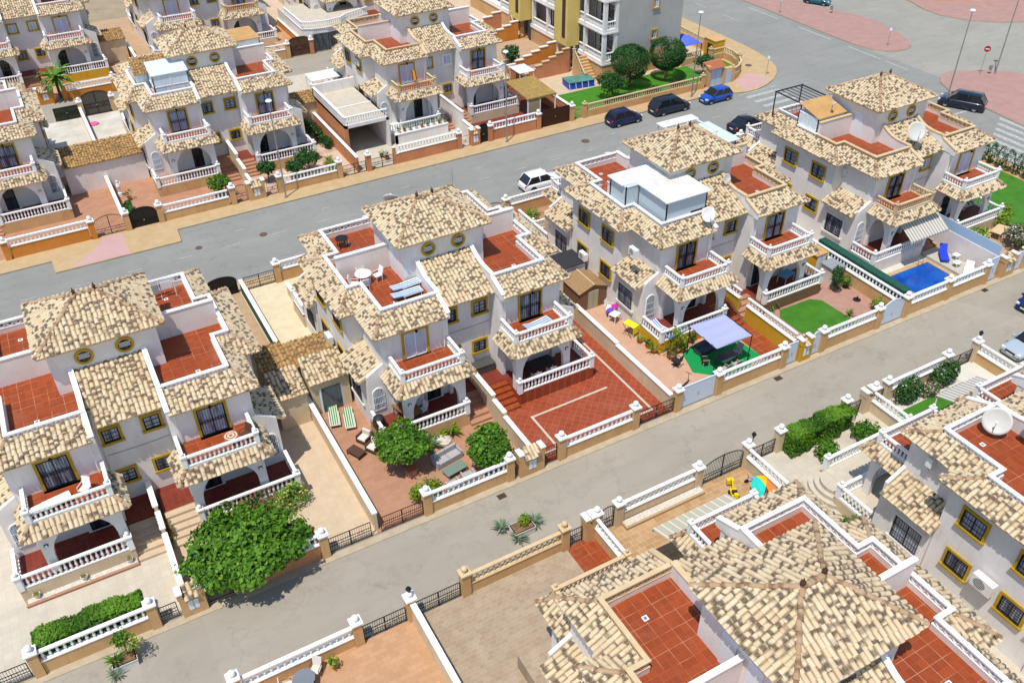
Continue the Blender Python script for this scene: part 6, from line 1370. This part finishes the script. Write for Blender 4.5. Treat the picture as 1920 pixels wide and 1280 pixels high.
# carport with roof terrace beyond the road
R = root('carport', 'white carport with a balustraded roof terrace beyond the road', 'carport', (26.1, 81.3, 0)); m = MB(); m.box(0, .3, 0, 9.6, 0, 3.3, salmonwall); m.box(4.4, 4.7, 0, 9.6, 0, 3.3, wall_m); m.box(0, 4.7, 9.3, 9.6, 0, 4.4, wall_m); part(m, 'wall', R)
m = MB(); m.box(0, 4.7, 0, 9.6, 3.0, 3.3, wall_m); m.box(.15, 4.55, .1, 9.3, 3.3, 3.31, palefloor); m.box(.15, 4.55, 4.4, 4.6, 3.31, 3.42, wall_m); part(m, 'deck', R)
m = MB(); baluster_row(m, (.1, .1), (4.6, .1), 3.3, .9, white, .26); m.box(0, .2, .2, 9.6, 3.3, 4.1, wall_m); m.box(-.04, .24, .2, 9.6, 4.1, 4.18, white); part(m, 'parapet', R)
R = root('raised_deck', 'white ledge wall carrying the row of pots beyond the road', 'ledge', (31.4, 81.4, 0)); m = MB(); m.box(0, 6.0, 0, .25, 0, 1.1, wall_m); m.box(-.05, 6.05, -.05, 3.0, 1.08, 1.14, marble); m.box(0, .25, 0, 3.5, 0, 1.1, wall_m); part(m, 'wall', R)
# thatched carport
R = root('thatched_carport', 'carport with an ochre thatch roof beyond the road', 'carport', (45.9, 79.3, 0)); m = MB(); m.add([(0, 0, 2.7), (3.6, 0, 2.7), (3.6, 5, 3.0), (0, 5, 3.0), (0, 0, 2.5), (3.6, 0, 2.5), (3.6, 5, 2.8), (0, 5, 2.8)], [(0, 1, 2, 3), (7, 6, 5, 4), (0, 4, 5, 1), (1, 5, 6, 2), (2, 6, 7, 3), (3, 7, 4, 0)], thatch_m); part(m, 'roof', R)
for a, b in ((.1, .1), (3.5, .1), (.1, 4.9), (3.5, 4.9), (1.6, .1)): m = MB(); m.bar((a, b, 0), (a, b, 2.55), .12, .12, white); part(m, 'post', R)
m = MB(); m.box(.1, 1.5, .05, .12, .1, 2.4, plain('sand_cloth', lin('a89472'), .95)); part(m, 'side_curtain', R)
# white pergola canopy in the yard behind
def canopy(x0, x1, y0, y1, h, label, mat, name='canopy'):
    R = root(name, label, 'canopy', (x0, y0, .1), 0, 'flat garden canopies'); w, d = x1-x0, y1-y0; m = MB(); m.box(0, w, 0, d, h, h+.08, mat); part(m, 'roof', R)
    for a in (.1, w-.1):
        for b in (.1, d-.1): m = MB(); m.bar((a, b, 0), (a, b, h), .09, .09, white); part(m, 'post', R)
canopy(27.6, 31.2, 95.6, 98.2, 2.7, 'flat white canopy in the yard behind the carport', white_p)
chair(29.0, 101.0, .1, 20, 'far white chair behind the flat white canopy', white_p); table(30.2, 101.5, .1, 0, 1.0, .8, .7, 'far white table behind the flat white canopy', white_p)
canopy(49.0, 51.0, 86.5, 89, 2.4, 'small white canopy left of the frame pool', white_p)
# front garden bits of the right edge house: deeper terrace with curved steps
R = root('entrance_terrace', 'pale entrance terrace with curved steps in the right foreground', 'terrace', (34.6, 22.4, 0)); m = MB(); m.box(0, 7.2, 0, 2.1, 0, 1.08, beigewall); m.box(.05, 7.15, .0, 2.05, 1.08, 1.1, palefloor); part(m, 'base', R)
for k in range(4):
    m = MB(); r = 1.0+.32*(3-k); z = .27*(k+1); pts = [(0, .9-r)]+[(-r*.85*sin(pi*i/14), .9-r*cos(pi*i/14)) for i in range(15)]+[(0, .9+r)]; m.prism([(x, y) for x, y in pts], 0, z, palefloor, palefloor); part(m, 'step', R)
m = MB(); baluster_row(m, (.3, 2.0), (7.1, 2.0), 1.1, .88, white, .27); post(m, .2, 2.0, 1.05, 2.1, .3, white, .12); post(m, 7.1, 2.0, 1.05, 2.1, .3, white, .12); part(m, 'balustrade', R)
# mailbox numbers etc are unreadable in the photo: left plain
# orange bench and table at right edge garden
table(68.7, 38.1, .1, 15, 1.8, .9, .72, 'cream stone table at the right edge beside the lawn', cream); m = MB(); m.box(-.7, .7, -.2, .2, .35, .45, cream); m.box(-.6, -.4, -.15, .15, 0, .35, cream); m.box(.4, .6, -.15, .15, 0, .35, cream); tag(m.build('stone_bench', loc=(67.6, 38.3, .1), rz=.3), 'cream stone bench left of the stone table', 'bench')
sheet('red_path', rect(39.9, 41.6, 34.2, 41.2), .125, terrace_m); sheet('brick_terrace', rect(65.0, 71, 34.5, 38.8), .13, tanfloor)

# ------------------------------------------------------------ apartment block
towerwall = wallmat('stair_tower_wall', lin('dac274'), lin('d0b768'), lin('b09a50'))
R = root('apartment_building', 'grey and white apartment block with yellow stair towers', 'apartment building', (59.3, 85.0, 0))
m = MB(); FZ = [2.4, 6.0, 9.6, 13.2]; D = 34
m.box(2.0, 11.2, 0, D, 0, 2.6, tanwall); m.box(2.0, 11.2, .02, D, 2.6, 14, greywall); m.box(1.9, 2.1, .0, D, 2.6, 14, wall_m) if False else None
m.box(0, 2.02, .02, D, 0, 2.3, tanwall); part(m, 'wall', R)
m = MB()
for z in FZ: m.box(-.05, 1.995, 0, D, z-.25, z, wall_m); m.box(-.1, 1.995, -.05, D, z-.45, z-.25, wall_m)
part(m, 'floor_slab', R)
for yb in (0, 3.9, 8.6, 12.4, 16.0, 20.5, 24.5): m = MB(); m.box(-.02, .45, yb+.03, yb+.35, 2.3, 14, wall_m); part(m, 'pillar', R)
m = MB(); m.box(1.6, 1.99, .035, .4, 2.3, 13.9, wall_m); part(m, 'pillar', R)
for z in FZ[:3]:
    for y0, y1 in ((.4, 3.9), (4.2, 5.2), (9.0, 12.4), (12.8, 16.0), (20.9, 24.5)):
        m = MB(); baluster_row(m, (.12, y0), (.12, y1), z, .95, white, .26); part(m, 'balcony_rail', R)
        m = MB(); m.box(1.95, 2.02, y0+.3, y1-.3, z+.05, z+2.3, pane_dark); m.box(1.92, 1.96, (y0+y1)/2-.05, (y0+y1)/2+.05, z+.05, z+2.3, white); part(m, 'balcony_door', R)
    m = MB(); baluster_row(m, (.45, .12), (1.6, .12), z, .95, white, .26); part(m, 'balcony_rail', R)
for x, z in ((7.2, 4.0), (7.2, 7.6), (7.2, 11.2)): window(R, x, .02, z, 0, .65, .95, 'sash')
for y0 in (5.3, 16.6):
    m = MB(); m.box(-1.6, .1, y0, y0+3.0, 2.9, 14, towerwall); tw = part(m, 'stair_tower', R)
    m = MB(); m.box(-1.63, -1.58, y0+.5, y0+1.2, 3.8, 13.5, darkbrown); child(m.build('stair_window'), tw)
    m = MB(); m.box(-1.3, -.9, y0+.2, y0+.6, 0, 2.9, stoneclad); m.tube((-1.2, y0+2.6, 0), (-1.2, y0+2.6, 2.9), .18, .18, white, 10); m.box(-.3, .1, y0, y0+3, 0, 2.9, pane_dark); part(m, 'entrance', R)
# stepped terraces beside the block
def stepwall(y, x0, x1, n, z0, z1, label, mat, cap=white, rev=False):
    Rr = root('stepped_wall', label, 'stepped wall', (x0, y, 0), 0, 'stepped orange garden walls'); a = MB(); c = MB()
    for i in range(n):
        xa = (x1-x0)*i/n; xb = (x1-x0)*(i+1)/n; z = z0+(z1-z0)*i/(n-1); a.box(xa, xb, -.12, .12, 0, z, mat); c.box(xa-.03, xb+.03, -.17, .17, z, z+.12, cap)
    part(a, 'wall_base', Rr); part(c, 'coping', Rr)
stepwall(89.6, 51.0, 57.6, 7, 1.0, 3.0, 'stepped orange wall with cream caps behind the frame pool', salmonwall, cream); stepwall(92.4, 50.6, 57.4, 6, 1.3, 3.0, 'stepped orange wall with white caps behind the pink ramp', orangewall); stepwall(101.0, 49.6, 57.0, 7, 1.2, 3.2, 'upper stepped orange wall above the dark tree', orangewall); stepwall(105.5, 49.0, 57.0, 6, 1.2, 3.2, 'farthest stepped orange wall near the top edge', salmonwall)
sheet('pink_ramp', rect(51, 57.6, 89.8, 92.2), .9, pinkpave); sheet('upper_terrace', rect(50.6, 58, 92.6, 100.8), 1.0, tanfloor, orangewall); sheet('upper_terrace', rect(50, 58, 101.2, 105.3), 1.2, tanfloor, orangewall)
def stair_rail(y, label):
    R = root('outdoor_stair', label, 'outdoor stair', (57.4, y, 0), 0, 'outdoor stairs of the apartment block'); m = MB()
    for i in range(8): m.box(.2, 1.8, -.3*i-.3, -.3*i, 0, 2.3-.27*i, tanwall)
    part(m, 'steps', R); m = MB()
    for i in range(9): x = .2; yy = -.3*i; z = 2.3-.27*i; m.lathe((x, yy, z), [(.05, 0), (.06, .3), (.04, .8)], cream, 6)
    m.bar((.2, 0, 3.15), (.2, -2.5, .85), .14, .1, cream); post(m, .2, .1, 0, 3.3, .26, cream, .12); post(m, .2, -2.5, 0, 1.2, .26, cream, .1); part(m, 'railing', R)
stair_rail(88.4, 'outdoor stair with sloping balustrade behind the frame pool'); stair_rail(104, 'upper outdoor stair with sloping balustrade near the top edge')
# curved garden wall of the block
def wallrun(pts, label, mat, cap, h=.9, group='garden walls along the street'):
    R = root('garden_wall', label, 'garden wall', (pts[0][0], pts[0][1], 0), 0, group); o = pts[0]; a = MB(); b = MB()
    for (x0, y0), (x1, y1) in zip(pts, pts[1:]):
        p, q = (x0-o[0], y0-o[1]), (x1-o[0], y1-o[1]); a.bar((*p, h/2), (*q, h/2), .24, h, mat); baluster_row(b, p, q, h, .72, cap, .3)
    part(a, 'wall_base', R); part(b, 'balustrade', R)
    for x, y in pts[::3]: m = MB(); m.box(-.2, .2, -.2, .2, 0, h+.8, mat); m.box(-.25, .25, -.25, .25, h+.8, h+.9, cap); m.ball((0, 0, h+1.03), .14, cap, 8); part(m, 'pillar', R, loc=(x-o[0], y-o[1], 0))
wallrun([(51.8, 77.2), (56.6, 77.2), (62.3, 77.2), (68.0, 77.2)], 'long cream balustraded wall behind the parked cars', T_, cream)
wallrun([(72.6, 77.3), (73.8, 77.8), (75.1, 78.8), (76.1, 80.3), (76.6, 82), (76.6, 83.6), (74.4, 83.6)], 'curved cream balustraded wall round the corner lawn', T_, cream)
wallrun([(70.6, 84.2), (73.2, 84.2)], 'short cream balustrade below the blue gazebo', T_, cream); wallrun([(76.4, 87), (77, 96), (78, 104)], 'cream balustraded wall along the avenue pavement', T_, cream)
R = root('gate_house', 'small tan gate porch with a pale blue double door', 'gate porch', (69.0, 77.3, 0)); m = MB(); m.box(-.3, 0, -.3, .3, 0, 2.6, T_); m.box(1.9, 3.4, -.3, .3, 0, 1.9, T_); part(m, 'wall', R); m = MB(); m.box(0, 1.9, -.08, .02, .1, 2.3, bluepanel); m.box(.93, .97, -.1, 0, .1, 2.3, metal); m.box(2.3, 3.1, -.34, -.3, .1, 1.7, bluepanel); part(m, 'door', R); m = MB(); m.add([(-.4, -.4, 2.3), (2.1, -.4, 2.3), (2.1, .8, 2.8), (-.4, .8, 2.8)], [(0, 1, 2, 3)], clay); m.box(-.4, 2.1, .75, .85, 2.3, 2.8, T_); part(m, 'roof', R)
R = root('blue_gazebo', 'gazebo with a domed blue and lilac canvas beside the apartment block', 'gazebo', (71.9, 85.9, .1)); m = MB(); n = 8
rows = [[Vector((1.7*u/n*2-1.7, 1.6*v/n*2-1.6, 2.3+.75*(1-(u/n*2-1)**2)*(1-(v/n*2-1)**2)**.5)) for u in range(n+1)] for v in range(n+1)]; m.grid(rows, plain('blue_canvas', lin('5468c8'), .8)); part(m, 'canopy', R, smooth=True)
for a in (-1.6, 1.6):
    for b in (-1.5, 1.5): m = MB(); m.bar((a, b, 0), (a, b, 2.3), .08, .08, darkbrown); part(m, 'post', R)
R = root('utility_cabin', 'tan service cabin with a brown door by the avenue pavement', 'cabin', (75.2, 83.9, 0)); m = MB(); m.box(0, 1.6, 0, 1.9, 0, 2.3, yellowwall); part(m, 'wall', R); m = MB(); m.box(-.04, 0, .4, 1.3, .1, 1.9, darkbrown); part(m, 'door', R); m = MB(); m.box(-.05, 1.65, -.05, 1.95, 2.3, 2.4, T_); part(m, 'roof', R)
# frame pool
R = root('frame_pool', 'blue above-ground frame pool with a green cover on the lawn', 'pool', (56.3, 85.4, .15), radians(-8)); m = MB(); m.box(-1.6, 1.6, -.95, .95, 0, .75, plain('pool_blue', lin('1f4ec8'), .5)); part(m, 'basin', R); m = MB(); m.box(-1.68, 1.68, -1.03, 1.03, .75, .8, mottled('green_cover', lin('5c8c80'), lin('4c7868'), 1.5, .7)); part(m, 'cover', R)
for i in range(5):
    for s in (-1, 1): m = MB(); m.bar((-1.6+i*.8, s*1.2, 0), (-1.6+i*.8, s*.98, .76), .05, .05, panel_m); part(m, 'brace', R)
m = MB(); m.lathe((0, 0, 0), [(.7, 0), (.75, .12), (.6, .16)], plain('turquoise_plastic', lin('28c090'), .4), 18); tag(m.build('sandpit', loc=(74.6, 82.2, .17)), 'round turquoise plastic sandpit on the corner lawn', 'sandpit')
# far street beyond the island: a wall with balustrade
wallrun([(116.5, 90), (118.5, 86), (122, 84), (130, 82)], 'curved far wall with white balustrade in the top right corner', T_, white)
# deep curved terrace of the far house
R = root('curved_terrace', 'far raised terrace with a curved white balustrade at the top edge', 'terrace', (32.4, 112.6, 0)); pts = [(0, 7.5), (0, .6), (1.2, 0), (3, -.3), (5, 0), (6.2, 1.0), (9.6, 2.3)]; m = MB(); m.prism([(0, 11), *pts[1:], (9.6, 11)][::1], 0, 2.9, wall_m, palefloor); part(m, 'base', R); m = MB()
for a, b in zip(pts, pts[1:]): baluster_row(m, a, b, 2.9, .95, white, .27)
part(m, 'balustrade', R); m = MB(); m.box(1.0, 4.6, -.36, -.1, .1, 2.3, pane_dark); part(m, 'garage_opening', R)
sheet('orange_ramp', rect(29.6, 32.2, 112.6, 124), .5, orangefloor, orangewall)

for s, l in ((-1, 'left'), (1, 'right')):
    Rr = [o for o in COL.objects if o.get('category') == 'house' and abs(o.location.x-20.2) < .01 and o.location.y < 20][0]
    m = MB(); xs = sorted((s*.15, s*1.8)); tile_face(m, [(xs[1], 7.4, 3.3), (xs[0], 7.4, 3.3), (xs[0], 5.22, 4.2), (xs[1], 5.22, 4.2)]); part(m, 'entrance_roof', Rr)

R = root('aerial', 'thin tall radio aerial behind the hipped roof of the loungers house', 'aerial', (23.6, 51.2, 7.7)); m = MB(); m.tube((0, 0, 0), (0, 0, 4.6), .025, .015, metal, 6); part(m, 'mast', R); m = MB()
for i in range(4): m.bar((-.3+.04*i, 0, 3.6+.2*i), (.3-.04*i, 0, 3.6+.2*i), .015, .015, metal)
part(m, 'rods', R)
# cables sagging along and across the facades
for k, (hx, hy) in enumerate(((-.81, 48.0), (20.38, 48.7), (41.48, 48.5), (62.38, 48.4))):
    Rr = [o for o in COL.objects if o.get('category') == 'house' and abs(o.location.x-hx) < .01 and abs(o.location.y-hy) < .01][0]
    m = MB(); m.path([(-1.8+3.6*i/8, -5.24, 4.75-.05*sin(pi*i/8)) for i in range(9)], .012, black_p, 4); m.tube((-1.7, -5.26, 1.2), (-1.7, -5.26, 7.2), .035, .035, white, 6); part(m, 'cable', Rr)
